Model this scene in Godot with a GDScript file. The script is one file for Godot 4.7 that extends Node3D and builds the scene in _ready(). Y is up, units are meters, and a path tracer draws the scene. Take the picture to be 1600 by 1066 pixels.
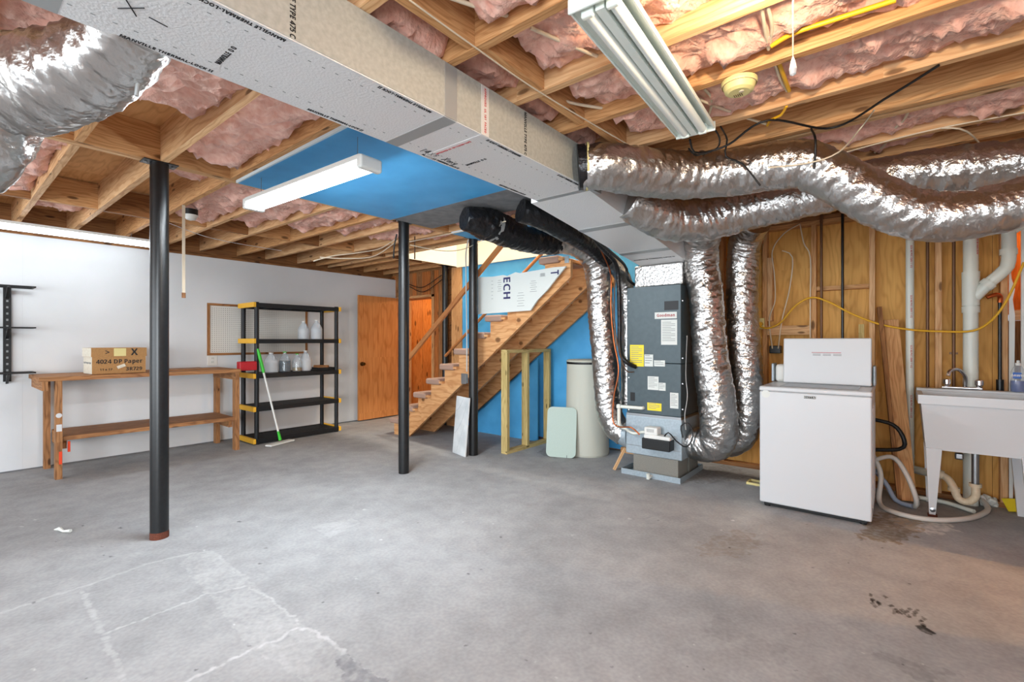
extends Node3D

# ---------------------------------------------------------------- camera calibration (pixels of the 1600 x 1066 frame)
const FOC := 740.0
const EYE := 1.30
const TURN := 0.68120          # radians the camera is turned to the left of -Z
const H := 2.476               # underside of the joists
const ZB := -5.28              # stud faces of the back wall
const XL := -6.82              # white wall

func ray(u: float, v: float) -> Vector3:
	var s := sin(TURN)
	var c := cos(TURN)
	var r := (u - 800.0) / FOC
	return Vector3(-s + r * c, (533.0 - v) / FOC, -c - r * s)
func py(u: float, v: float, y: float) -> Vector3:      # where the line of sight meets a level plane
	var d := ray(u, v)
	return Vector3(0, EYE, 0) + d * ((y - EYE) / d.y)
func pxx(u: float, v: float, x: float) -> Vector3:     # ... a wall of constant x
	var d := ray(u, v)
	return Vector3(0, EYE, 0) + d * (x / d.x)
func pz(u: float, v: float, z: float) -> Vector3:      # ... a wall of constant z
	var d := ray(u, v)
	return Vector3(0, EYE, 0) + d * (z / d.z)
func fl(u: float, v: float) -> Vector3:
	return py(u, v, 0.0)

# ---------------------------------------------------------------- mesh collector
class MB:
	var v := PackedVector3Array()
	var n := PackedVector3Array()
	var t := PackedVector2Array()
	var uvo := Vector2.ZERO
	func tri(a: Vector3, b: Vector3, c: Vector3, na: Vector3, nb: Vector3, nc: Vector3, ta := Vector2.ZERO, tb := Vector2.ZERO, tc := Vector2.ZERO) -> void:
		if (c - a).cross(b - a).dot(na + nb + nc) >= 0.0:
			v.append(a); v.append(b); v.append(c)
			n.append(na); n.append(nb); n.append(nc)
			t.append(ta + uvo); t.append(tb + uvo); t.append(tc + uvo)
		else:
			v.append(a); v.append(c); v.append(b)
			n.append(na); n.append(nc); n.append(nb)
			t.append(ta + uvo); t.append(tc + uvo); t.append(tb + uvo)
	func quad(a: Vector3, b: Vector3, c: Vector3, d: Vector3, nn: Vector3, ta := Vector2.ZERO, tb := Vector2.ZERO, tc := Vector2.ZERO, td := Vector2.ZERO) -> void:
		tri(a, b, c, nn, nn, nn, ta, tb, tc)
		tri(a, c, d, nn, nn, nn, ta, tc, td)
	# box; texture u runs along its longest side
	func box(c: Vector3, s: Vector3, b := Basis.IDENTITY) -> MB:
		var h := s * 0.5
		var long := s.max_axis_index()
		for ax in 3:
			var i := (ax + 1) % 3
			var j := (ax + 2) % 3
			if j == long or (ax == long and s[j] > s[i]):
				var k := i
				i = j
				j = k
			for sg in [-1.0, 1.0]:
				var p: Array[Vector3] = []
				var q: Array[Vector2] = []
				for w in [[-1, -1], [1, -1], [1, 1], [-1, 1]]:
					var o := Vector3.ZERO
					o[ax] = sg * h[ax]
					o[i] = w[0] * h[i]
					o[j] = w[1] * h[j]
					p.append(c + b * o)
					q.append(Vector2(w[0] * h[i], w[1] * h[j]))
				var nn := Vector3.ZERO
				nn[ax] = sg
				quad(p[0], p[1], p[2], p[3], b * nn, q[0], q[1], q[2], q[3])
		return self
	func lohi(lo: Vector3, hi: Vector3) -> MB:
		return box((lo + hi) * 0.5, (hi - lo).abs())
	# a board from a to b: w across, d along 'up'
	func beam(a: Vector3, b: Vector3, w: float, d: float, up := Vector3.UP) -> MB:
		var x := (b - a).normalized()
		var z := x.cross(up).normalized()
		var y := z.cross(x)
		return box((a + b) * 0.5, Vector3((b - a).length(), d, w), Basis(x, y, z))
	# rounded box
	func rbox(c: Vector3, s: Vector3, r: float, b := Basis.IDENTITY, seg := 2) -> MB:
		var h := s * 0.5
		r = minf(r, minf(h.x, minf(h.y, h.z)) * 0.999)
		var inn := h - Vector3(r, r, r)
		for ax in 3:
			var i := (ax + 1) % 3
			var j := (ax + 2) % 3
			for sg in [-1.0, 1.0]:
				var ci := _steps(h[i], r, seg)
				var cj := _steps(h[j], r, seg)
				var m := ci.size()
				var pp: Array[Vector3] = []
				var nn: Array[Vector3] = []
				for a in m:
					for e in m:
						var o := Vector3.ZERO
						o[ax] = sg * h[ax]
						o[i] = ci[a]
						o[j] = cj[e]
						var k := o.clamp(-inn, inn)
						var d := (o - k).normalized()
						pp.append(c + b * (k + d * r))
						nn.append(b * d)
				for a in m - 1:
					for e in m - 1:
						var q := a * m + e
						var uv := [Vector2(ci[a], cj[e]), Vector2(ci[a + 1], cj[e]), Vector2(ci[a + 1], cj[e + 1]), Vector2(ci[a], cj[e + 1])]
						tri(pp[q], pp[q + m], pp[q + m + 1], nn[q], nn[q + m], nn[q + m + 1], uv[0], uv[1], uv[2])
						tri(pp[q], pp[q + m + 1], pp[q + 1], nn[q], nn[q + m + 1], nn[q + 1], uv[0], uv[2], uv[3])
		return self
	func _steps(h: float, r: float, seg: int) -> Array[float]:
		var o: Array[float] = []
		for k in seg + 1:
			o.append(-h + r - r * tan((1.0 - float(k) / seg) * PI / 4.0))
		for k in seg + 1:
			o.append(h - r + r * tan(float(k) / seg * PI / 4.0))
		return o
	# swept tube along points; rad one number per point (or one for all)
	func tube(p: Array, rad: Array, seg := 10, caps := true) -> MB:
		var np := p.size()
		var prev := Vector3.ZERO
		var ring: Array = []
		var nor: Array = []
		var along := 0.0
		var al: Array[float] = []
		for k in np:
			var d: Vector3 = (p[mini(k + 1, np - 1)] - p[maxi(k - 1, 0)]).normalized()
			if k == 0:
				prev = d.cross(Vector3.UP if absf(d.y) < 0.9 else Vector3.RIGHT).normalized()
			else:
				along += (p[k] - p[k - 1]).length()
				prev = (prev - d * prev.dot(d)).normalized()
			al.append(along)
			var e := d.cross(prev)
			var r: float = rad[mini(k, rad.size() - 1)]
			var rp := PackedVector3Array()
			var rn := PackedVector3Array()
			for q in seg + 1:
				var a := TAU * q / seg
				var o := prev * cos(a) + e * sin(a)
				rp.append(p[k] + o * r)
				rn.append(o)
			ring.append(rp)
			nor.append(rn)
		for k in np - 1:
			for q in seg:
				var a: Vector3 = ring[k][q]
				var b: Vector3 = ring[k][q + 1]
				var c: Vector3 = ring[k + 1][q + 1]
				var d: Vector3 = ring[k + 1][q]
				var u0 := float(q) / seg
				var u1 := float(q + 1) / seg
				tri(a, b, c, nor[k][q], nor[k][q + 1], nor[k + 1][q + 1], Vector2(al[k], u0), Vector2(al[k], u1), Vector2(al[k + 1], u1))
				tri(a, c, d, nor[k][q], nor[k + 1][q + 1], nor[k + 1][q], Vector2(al[k], u0), Vector2(al[k + 1], u1), Vector2(al[k + 1], u0))
		if caps:
			for e in [0, np - 1]:
				var nn: Vector3 = (p[0] - p[1]).normalized() if e == 0 else (p[np - 1] - p[np - 2]).normalized()
				for q in seg:
					tri(p[e], ring[e][q], ring[e][q + 1], nn, nn, nn)
		return self
	func rod(a: Vector3, b: Vector3, r: float, seg := 12) -> MB:
		return tube([a, b], [r], seg)
	# lathe: profile of (radius, height) about the axis y of the basis at c; sharp profile where points repeat
	func lathe(c: Vector3, prof: Array, seg := 24, b := Basis.IDENTITY) -> MB:
		for k in prof.size() - 1:
			var p0: Vector2 = prof[k]
			var p1: Vector2 = prof[k + 1]
			if p0.is_equal_approx(p1):
				continue
			var dn := Vector2(p1.y - p0.y, p0.x - p1.x).normalized()
			for q in seg:
				var a0 := TAU * q / seg
				var a1 := TAU * (q + 1) / seg
				var d0 := Vector3(cos(a0), 0, sin(a0))
				var d1 := Vector3(cos(a1), 0, sin(a1))
				var n0 := b * (d0 * dn.x + Vector3.UP * dn.y)
				var n1 := b * (d1 * dn.x + Vector3.UP * dn.y)
				var A := c + b * (d0 * p0.x + Vector3.UP * p0.y)
				var B := c + b * (d1 * p0.x + Vector3.UP * p0.y)
				var C := c + b * (d1 * p1.x + Vector3.UP * p1.y)
				var D := c + b * (d0 * p1.x + Vector3.UP * p1.y)
				if p0.x > 1e-5:
					tri(A, B, C, n0, n1, n1, Vector2(a0, p0.y), Vector2(a1, p0.y), Vector2(a1, p1.y))
				if p1.x > 1e-5:
					tri(A, C, D, n0, n1, n0, Vector2(a0, p0.y), Vector2(a1, p1.y), Vector2(a0, p1.y))
		return self
	# flat polygon (x, y of the basis) pushed back by d along -z of the basis
	func prism(poly: PackedVector2Array, o: Vector3, b: Basis, d: float) -> MB:
		var ids := Geometry2D.triangulate_polygon(poly)
		var area := 0.0
		for k in poly.size():
			area += poly[k].cross(poly[(k + 1) % poly.size()])
		for s in 2:
			var off := -b.z * d * s
			var nn := b.z * (1.0 - 2.0 * s)
			for k in range(0, ids.size(), 3):
				var q: Array[Vector2] = [poly[ids[k]], poly[ids[k + 1]], poly[ids[k + 2]]]
				tri(o + b.x * q[0].x + b.y * q[0].y + off, o + b.x * q[1].x + b.y * q[1].y + off, o + b.x * q[2].x + b.y * q[2].y + off, nn, nn, nn, q[0], q[1], q[2])
		for k in poly.size():
			var p0 := poly[k]
			var p1 := poly[(k + 1) % poly.size()]
			var e := (p1 - p0).normalized() * signf(area)
			var nn := b.x * e.y - b.y * e.x
			var a := o + b.x * p0.x + b.y * p0.y
			var c := o + b.x * p1.x + b.y * p1.y
			var l := (p1 - p0).length()
			quad(a, c, c - b.z * d, a - b.z * d, nn, Vector2(0, 0), Vector2(l, 0), Vector2(l, d), Vector2(0, d))
		return self
	# hollow tapered rectangular vessel with wall thickness w, open on top
	func ring_of(outer: Array, inner: Array) -> MB:
		# joins two closed loops of points of the same length as a flat rim
		var m := outer.size()
		for k in m:
			var k1 := (k + 1) % m
			quad(outer[k], outer[k1], inner[k1], inner[k], Vector3.UP)
		return self
	func mesh(shift := Vector3.ZERO) -> ArrayMesh:
		var a := []
		a.resize(Mesh.ARRAY_MAX)
		if shift != Vector3.ZERO:
			for k in v.size():
				v[k] = v[k] - shift
		a[Mesh.ARRAY_VERTEX] = v
		a[Mesh.ARRAY_NORMAL] = n
		a[Mesh.ARRAY_TEX_UV] = t
		var m := ArrayMesh.new()
		m.add_surface_from_arrays(Mesh.PRIMITIVE_TRIANGLES, a)
		return m

func mb() -> MB:
	return MB.new()
func wb() -> MB:                       # lumber: its own place on the grain texture
	var m := MB.new()
	m.uvo = Vector2(rng.randf() * 9.0, rng.randf() * 5.0)
	return m

# smooth curve through points
func curve(p: Array, step := 0.03) -> Array:
	var out: Array = []
	var m := p.size()
	for k in m - 1:
		var p0: Vector3 = p[maxi(k - 1, 0)]
		var p1: Vector3 = p[k]
		var p2: Vector3 = p[k + 1]
		var p3: Vector3 = p[mini(k + 2, m - 1)]
		var cnt := maxi(1, int(ceil((p2 - p1).length() / step)))
		for q in cnt:
			out.append(p1.cubic_interpolate(p2, p0, p3, float(q) / cnt))
	out.append(p[m - 1])
	return out

# ---------------------------------------------------------------- objects
var rng := RandomNumberGenerator.new()
var taken := {}
var M := {}
var origin := {}

func numbered(called: String) -> String:
	if not taken.has(called):
		taken[called] = 0
		return called
	taken[called] += 1
	return "%s_%03d" % [called, taken[called]]
func thing(called: String, label: String, category: String, at := Vector3.ZERO, group := "") -> Node3D:
	var o := Node3D.new()
	o.name = numbered(called)
	add_child(o)
	o.position = at
	origin[o] = at
	o.set_meta("label", label)
	o.set_meta("category", category)
	if group:
		o.set_meta("group", group)
	return o
func struct(called: String, label := "") -> Node3D:
	var o := Node3D.new()
	o.name = called
	add_child(o)
	origin[o] = Vector3.ZERO
	o.set_meta("kind", "structure")
	if label:
		o.set_meta("label", label)
	return o
# vertices are given in world coordinates; the mesh is stored about its thing's base
func part(called: String, m: MB, mat: Material, parent: Node3D, label := "") -> MeshInstance3D:
	var o := MeshInstance3D.new()
	o.name = called
	o.mesh = m.mesh(origin[parent])
	o.material_override = mat
	parent.add_child(o, true)
	origin[o] = origin[parent]
	if label:
		o.set_meta("label", label)
	return o
func words(s: String, size: float, at: Vector3, right: Vector3, up: Vector3, mat: Material, parent: Node3D, called := "lettering", wide := 1.0, serif := false) -> void:
	var tm := TextMesh.new()
	var f := SystemFont.new()
	f.font_names = PackedStringArray(["Droid Serif" if serif else "Droid Sans"])
	f.font_weight = 700
	tm.font = f
	tm.text = s
	tm.font_size = 32
	tm.pixel_size = size / 23.0
	tm.depth = 0.0012
	tm.curve_step = 2.0
	var o := MeshInstance3D.new()
	o.name = called
	o.mesh = tm
	o.material_override = mat
	parent.add_child(o, true)
	origin[o] = origin[parent]
	var x := right.normalized()
	var y := up.normalized()
	o.transform = Transform3D(Basis(x * wide, y, x.cross(y)), at - origin[parent])
func one(called: String, label: String, category: String, m: MB, mat: Material, at: Vector3, group := "") -> MeshInstance3D:
	var o := MeshInstance3D.new()
	o.name = numbered(called)
	o.mesh = m.mesh(at)
	o.material_override = mat
	add_child(o)
	o.position = at
	origin[o] = at
	o.set_meta("label", label)
	o.set_meta("category", category)
	if group:
		o.set_meta("group", group)
	return o
func cable(label: String, pts: Array, r: float, mat: Material, group := "", called := "electric_cable", category := "cable") -> void:
	one(called, label, category, mb().tube(curve(pts, 0.04), [r], 6), mat, pts[0], group)

# ---------------------------------------------------------------- materials
func plain(c: Color, rough := 0.6, metal := 0.0, spec := 0.5) -> StandardMaterial3D:
	var m := StandardMaterial3D.new()
	m.albedo_color = c
	m.roughness = rough
	m.metallic = metal
	m.metallic_specular = spec
	return m
func noise_tex(freq: float, ramp: Array, seed_: int, size := 512, octaves := 5, kind := FastNoiseLite.TYPE_SIMPLEX_SMOOTH) -> NoiseTexture2D:
	var nz := FastNoiseLite.new()
	nz.noise_type = kind
	nz.seed = seed_
	nz.frequency = freq
	nz.fractal_octaves = octaves
	var t := NoiseTexture2D.new()
	t.width = size
	t.height = size
	t.seamless = true
	t.noise = nz
	if ramp.size():
		var g := Gradient.new()
		g.offsets = PackedFloat32Array()
		var off := PackedFloat32Array()
		var col := PackedColorArray()
		for k in ramp.size():
			off.append(float(k) / (ramp.size() - 1))
			col.append(ramp[k])
		g.offsets = off
		g.colors = col
		t.color_ramp = g
	return t
func bump_tex(freq: float, strength: float, seed_: int, size := 512, kind := FastNoiseLite.TYPE_SIMPLEX_SMOOTH, octaves := 4) -> NoiseTexture2D:
	var t := noise_tex(freq, [], seed_, size, octaves, kind)
	t.as_normal_map = true
	t.bump_strength = strength
	return t
func triplanar(m: StandardMaterial3D, scale_: float) -> StandardMaterial3D:
	m.uv1_triplanar = true
	m.uv1_world_triplanar = true
	m.uv1_scale = Vector3.ONE * scale_
	return m
func mottled(a: Color, b: Color, freq: float, scale_: float, rough: float, seed_: int, metal := 0.0) -> StandardMaterial3D:
	var m := plain(Color.WHITE, rough, metal)
	m.albedo_texture = noise_tex(freq, [a, b], seed_)
	return triplanar(m, scale_)
# sawn wood: growth rings stretched along u, fibres, knots
func wood(w: int, h: int, seed_: int, dark: Color, light: Color, rings: float, warp: float, knots: int, fibre := 0.35) -> ImageTexture:
	var nz := FastNoiseLite.new()
	nz.seed = seed_
	nz.frequency = 0.01
	nz.fractal_octaves = 3
	var r := RandomNumberGenerator.new()
	r.seed = seed_
	var kn: Array[Vector3] = []
	for k in knots:
		kn.append(Vector3(r.randf() * w, r.randf() * h, r.randf_range(0.006, 0.014) * w))
	var data := PackedByteArray()
	data.resize(w * h * 3)
	var at := 0
	for y in h:
		for x in w:
			var a := nz.get_noise_2d(x * 0.35, y * 1.3)
			var b := nz.get_noise_2d(x * 0.5 + 900.0, y * 14.0)
			var c := nz.get_noise_2d(x * 0.12 + 300.0, y * 0.4 + 70.0)
			var yy := float(y) / h
			var kd := 0.0
			for k in kn:
				var dx := (x - k.x) / (k.z * 2.2)
				var dy := (y - k.y) / k.z
				var d2 := dx * dx + dy * dy
				if d2 < 9.0:
					yy += 0.05 * exp(-d2 * 0.5) * signf(dy)
					kd = maxf(kd, clampf(1.35 - d2 * 1.2, 0.0, 1.0))
			var s := 0.5 + 0.5 * sin((yy * rings + warp * a + c * warp * 1.6) * TAU)
			var f := clampf(0.74 - 0.42 * pow(s, 3.0) + fibre * b + 0.25 * c, 0.0, 1.0)
			var col := dark.lerp(light, f).lerp(dark * 0.62, kd * 0.85)
			data[at] = int(clampf(col.r, 0, 1) * 255.0)
			data[at + 1] = int(clampf(col.g, 0, 1) * 255.0)
			data[at + 2] = int(clampf(col.b, 0, 1) * 255.0)
			at += 3
	var im := Image.create_from_data(w, h, false, Image.FORMAT_RGB8, data)
	im.generate_mipmaps()
	return ImageTexture.create_from_image(im)
func lumber(t: Texture2D, along: float, across: float, rough := 0.7, tint := Color.WHITE) -> StandardMaterial3D:
	var m := plain(tint, rough, 0.0, 0.35)
	m.albedo_texture = t
	m.uv1_scale = Vector3(1.0 / along, 1.0 / across, 1)
	return m

func materials() -> void:
	var pine := wood(1024, 192, 11, Color(0.72, 0.51, 0.33), Color(0.89, 0.73, 0.55), 7.0, 0.9, 4)
	var pine2 := wood(1024, 192, 23, Color(0.66, 0.45, 0.27), Color(0.85, 0.66, 0.46), 9.0, 1.2, 4)
	var dark := wood(768, 192, 31, Color(0.42, 0.27, 0.16), Color(0.68, 0.48, 0.30), 8.0, 1.1, 3)
	var ply := wood(640, 512, 47, Color(0.76, 0.55, 0.27), Color(0.90, 0.69, 0.39), 5.0, 1.8, 1, 0.2)
	var green := wood(768, 192, 53, Color(0.62, 0.53, 0.32), Color(0.82, 0.73, 0.50), 8.0, 1.0, 4)
	M.pine = lumber(pine, 1.9, 0.26)
	M.pine2 = lumber(pine2, 1.7, 0.24)
	M.dark = lumber(dark, 1.6, 0.24)
	M.ply = lumber(ply, 2.2, 1.3, 0.6)
	M.subfloor = lumber(ply, 2.4, 1.2, 0.75, Color(1.0, 1.0, 1.2))
	M.treated = lumber(green, 1.3, 0.22)
	M.bench = lumber(dark, 1.4, 0.3, 0.65, Color(1.02, 1.04, 1.08))
	var slab := wood(256, 640, 61, Color(0.68, 0.42, 0.22), Color(0.82, 0.56, 0.33), 5.0, 1.2, 0, 0.5)
	M.door = lumber(slab, 0.9, 2.2, 0.42)
	M.panel = lumber(dark, 2.2, 0.35, 0.5, Color(1.15, 1.0, 0.85))
	M.orange = lumber(pine2, 2.0, 0.3, 0.45, Color(1.0, 0.88, 0.70))
	M.stair = lumber(pine, 1.6, 0.5, 0.6, Color(0.98, 0.92, 0.86))
	M.rail = lumber(pine2, 1.8, 0.12, 0.45, Color(0.9, 0.8, 0.72))
	M.white_wall = mottled(Color(0.81, 0.82, 0.825), Color(0.85, 0.855, 0.86), 0.006, 0.3, 0.75, 3)
	M.cream = plain(Color(0.90, 0.87, 0.80), 0.85)
	M.drywall = plain(Color(0.86, 0.86, 0.84), 0.85)
	M.masonry = mottled(Color(0.42, 0.42, 0.43), Color(0.52, 0.52, 0.52), 0.02, 0.8, 0.9, 5)
	M.blue = mottled(Color(0.28, 0.62, 0.84), Color(0.33, 0.68, 0.89), 0.01, 0.7, 0.5, 6)
	M.lit_foam_edge = plain(Color(0.82, 0.86, 0.88), 0.8)  # edge of blue foam; its lit white is put into the colour
	M.pink = mottled(Color(0.84, 0.58, 0.51), Color(0.97, 0.82, 0.75), 0.02, 1.6, 0.95, 7)
	M.pink.normal_enabled = true
	M.pink.normal_texture = bump_tex(0.05, 6.0, 71, 512)
	M.pink.normal_scale = 0.8
	M.pink.rim_enabled = true
	M.pink.rim = 0.3
	M.foil = plain(Color(0.77, 0.76, 0.75), 0.29, 1.0)
	M.foil.normal_enabled = true
	M.foil.normal_texture = bump_tex(0.03, 10.0, 9, 512, FastNoiseLite.TYPE_CELLULAR, 4)
	M.foil.normal_scale = 0.6
	triplanar(M.foil, 2.0)
	M.black_foil = plain(Color(0.10, 0.10, 0.11), 0.30, 0.25)
	M.black_foil.normal_enabled = true
	M.black_foil.normal_texture = bump_tex(0.02, 8.0, 13, 512, FastNoiseLite.TYPE_SIMPLEX_SMOOTH, 3)
	M.black_foil.normal_scale = 0.8
	triplanar(M.black_foil, 2.2)
	M.ductboard = plain(Color(0.94, 0.94, 0.94), 0.46, 0.45)
	M.ductboard.normal_enabled = true
	M.ductboard.normal_texture = bump_tex(0.09, 3.0, 15, 512)
	M.ductboard.normal_scale = 0.35
	triplanar(M.ductboard, 1.6)
	M.foil_mirror_tone = mottled(Color(0.68, 0.68, 0.65), Color(0.77, 0.77, 0.74), 0.05, 1.5, 0.5, 17, 0.25)  # foil duct side, toned in colour for the wood it reflects
	M.tape = plain(Color(0.66, 0.67, 0.67), 0.4, 0.35)
	M.ink = plain(Color(0.10, 0.10, 0.11), 0.7)
	M.red_ink = plain(Color(0.74, 0.26, 0.26), 0.7)
	M.navy = plain(Color(0.16, 0.16, 0.36), 0.6)
	M.iron = mottled(Color(0.035, 0.04, 0.045), Color(0.10, 0.105, 0.11), 0.03, 2.0, 0.33, 19)
	M.rust = mottled(Color(0.30, 0.13, 0.07), Color(0.45, 0.24, 0.15), 0.05, 4.0, 0.85, 20)
	M.steel = plain(Color(0.62, 0.63, 0.64), 0.35, 1.0)
	M.chrome = plain(Color(0.85, 0.85, 0.86), 0.12, 1.0)
	M.brass = plain(Color(0.45, 0.33, 0.18), 0.35, 1.0)
	M.galv = mottled(Color(0.60, 0.65, 0.68), Color(0.68, 0.73, 0.76), 0.03, 2.0, 0.42, 21, 0.35)
	M.cabinet = mottled(Color(0.265, 0.315, 0.335), Color(0.30, 0.35, 0.37), 0.02, 1.5, 0.42, 22, 0.2)
	M.white = plain(Color(0.80, 0.81, 0.82), 0.32)
	M.white_plastic = plain(Color(0.86, 0.86, 0.84), 0.45)
	M.pvc = plain(Color(0.86, 0.87, 0.83), 0.38)
	M.old_pvc = mottled(Color(0.78, 0.70, 0.58), Color(0.86, 0.80, 0.70), 0.02, 3.0, 0.45, 24)
	M.grey_hose = plain(Color(0.80, 0.78, 0.75), 0.5)
	M.blue_hose = plain(Color(0.55, 0.60, 0.68), 0.5)
	M.copper = plain(Color(0.42, 0.29, 0.19), 0.45, 0.3)
	M.bright_copper = plain(Color(0.78, 0.42, 0.24), 0.3, 1.0)
	M.black = plain(Color(0.03, 0.03, 0.035), 0.5)
	M.shelf_black = plain(Color(0.045, 0.055, 0.07), 0.55)
	M.yellow = plain(Color(0.90, 0.68, 0.18), 0.5)
	M.label_yellow = plain(Color(0.93, 0.84, 0.16), 0.5)
	M.label_white = plain(Color(0.84, 0.85, 0.83), 0.5)
	M.grey_print = plain(Color(0.52, 0.53, 0.53), 0.6)
	M.cord_white = plain(Color(0.86, 0.80, 0.70), 0.55)
	M.cord_grey = plain(Color(0.70, 0.70, 0.69), 0.5)
	M.cord_yellow = plain(Color(0.88, 0.66, 0.10), 0.45)
	M.carpet = mottled(Color(0.58, 0.46, 0.40), Color(0.72, 0.60, 0.53), 0.12, 3.0, 0.95, 26)
	M.marble = mottled(Color(0.72, 0.74, 0.75), Color(0.90, 0.91, 0.91), 0.006, 1.2, 0.3, 27)
	M.vein = plain(Color(0.55, 0.57, 0.58), 0.4)
	M.sage = mottled(Color(0.66, 0.72, 0.68), Color(0.70, 0.76, 0.72), 0.08, 2.0, 0.6, 28)
	M.tank = mottled(Color(0.72, 0.72, 0.67), Color(0.76, 0.76, 0.71), 0.1, 3.0, 0.6, 29)
	M.cardboard = mottled(Color(0.62, 0.46, 0.28), Color(0.70, 0.53, 0.33), 0.04, 2.5, 0.8, 30)
	M.box_white = mottled(Color(0.80, 0.77, 0.70), Color(0.88, 0.86, 0.80), 0.02, 2.5, 0.75, 31)
	M.red = plain(Color(0.66, 0.07, 0.13), 0.45)
	M.orange_paint = plain(Color(0.85, 0.25, 0.08), 0.6)
	M.green = plain(Color(0.20, 0.72, 0.18), 0.45)
	M.peg = plain(Color(0.84, 0.83, 0.80), 0.6)
	M.hole = plain(Color(0.20, 0.19, 0.18), 0.9)
	M.walnut = lumber(dark, 1.2, 0.2, 0.5)
	M.milk = plain(Color(0.86, 0.88, 0.90, 0.55), 0.35)
	M.milk.transparency = BaseMaterial3D.TRANSPARENCY_ALPHA
	M.clear = plain(Color(0.82, 0.88, 0.92, 0.22), 0.05)
	M.clear.transparency = BaseMaterial3D.TRANSPARENCY_ALPHA
	M.oil = plain(Color(0.55, 0.42, 0.03), 0.15)
	M.dark_oil = plain(Color(0.10, 0.09, 0.11), 0.2)
	M.blue_soap = plain(Color(0.04, 0.16, 0.52), 0.15)
	M.beige = plain(Color(0.85, 0.80, 0.55), 0.5)
	M.fluor_white = plain(Color(0.92, 0.95, 0.92), 0.4)
	M.tube_off = plain(Color(0.95, 0.97, 0.95), 0.3)
	M.block = mottled(Color(0.44, 0.43, 0.40), Color(0.56, 0.55, 0.52), 0.08, 3.0, 0.95, 33)
	M.glow = plain(Color(0.95, 0.97, 1.0), 0.4)
	M.glow.emission_enabled = true
	M.glow.emission = Color(0.93, 0.97, 1.0)
	M.glow.emission_energy_multiplier = 5.0
	M.warm_glow = plain(Color(1.0, 0.85, 0.6), 0.4)
	M.warm_glow.emission_enabled = true
	M.warm_glow.emission = Color(1.0, 0.72, 0.38)
	M.warm_glow.emission_energy_multiplier = 3.0
	M.pane = plain(Color(0.9, 0.95, 1.0, 0.08), 0.02)
	M.pane.transparency = BaseMaterial3D.TRANSPARENCY_ALPHA
	M.concrete = plain(Color.WHITE, 0.78, 0.0, 0.4)
	M.concrete.albedo_texture = floor_texture()

# concrete: mottling, trowel marks, the patched trench, stains where the photograph shows them
const FX := -7.3
const FZ := -5.6
const FS := 9.2
const FN := 1472
var fdat := PackedFloat32Array()
func _fi(p: Vector3) -> Vector2:
	return Vector2((p.x - FX) / FS * FN, (p.z - FZ) / FS * FN)
func _blot(poly_px: Array, amount: Vector3, soft: float, nz: FastNoiseLite, rag := 6.0) -> void:
	var poly := PackedVector2Array()
	for q in poly_px:
		poly.append(_fi(fl(q[0], q[1])))
	var lo := poly[0]
	var hi := poly[0]
	for q in poly:
		lo = lo.min(q)
		hi = hi.max(q)
	lo -= Vector2(12, 12)
	hi += Vector2(12, 12)
	for y in range(maxi(0, int(lo.y)), mini(FN, int(hi.y))):
		for x in range(maxi(0, int(lo.x)), mini(FN, int(hi.x))):
			var w := Vector2(x + rag * nz.get_noise_2d(x * 3.0, y * 3.0), y + rag * nz.get_noise_2d(x * 3.0 + 500.0, y * 3.0))
			if Geometry2D.is_point_in_polygon(w, poly):
				var k := clampf(0.75 + soft * nz.get_noise_2d(x * 6.0, y * 6.0), 0.0, 1.0)
				var at := (y * FN + x) * 3
				fdat[at] += amount.x * k
				fdat[at + 1] += amount.y * k
				fdat[at + 2] += amount.z * k
func _line(pts_px: Array, wide: float, amount: float, nz: FastNoiseLite, dash := 0.0) -> void:
	for k in pts_px.size() - 1:
		var a := _fi(fl(pts_px[k][0], pts_px[k][1]))
		var b := _fi(fl(pts_px[k + 1][0], pts_px[k + 1][1]))
		var cnt := int((b - a).length() * 2.0)
		for q in cnt:
			var p := a.lerp(b, float(q) / cnt)
			var w := wide * (0.6 + 0.8 * absf(nz.get_noise_2d(p.x * 5.0, p.y * 5.0)))
			p += Vector2(nz.get_noise_2d(p.x * 4.0, p.y * 4.0), nz.get_noise_2d(p.x * 4.0 + 99.0, p.y * 4.0)) * 3.0
			if nz.get_noise_2d(p.x * 9.0, p.y * 9.0 + 40.0) < dash - 0.6:
				continue
			for y in range(int(p.y - w), int(p.y + w) + 1):
				for x in range(int(p.x - w), int(p.x + w) + 1):
					if x >= 0 and y >= 0 and x < FN and y < FN and Vector2(x, y).distance_to(p) <= w:
						var at := (y * FN + x) * 3
						for c in 3:
							fdat[at + c] = maxf(fdat[at + c], 0.0) + (amount - fdat[at + c]) * 0.3
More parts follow.
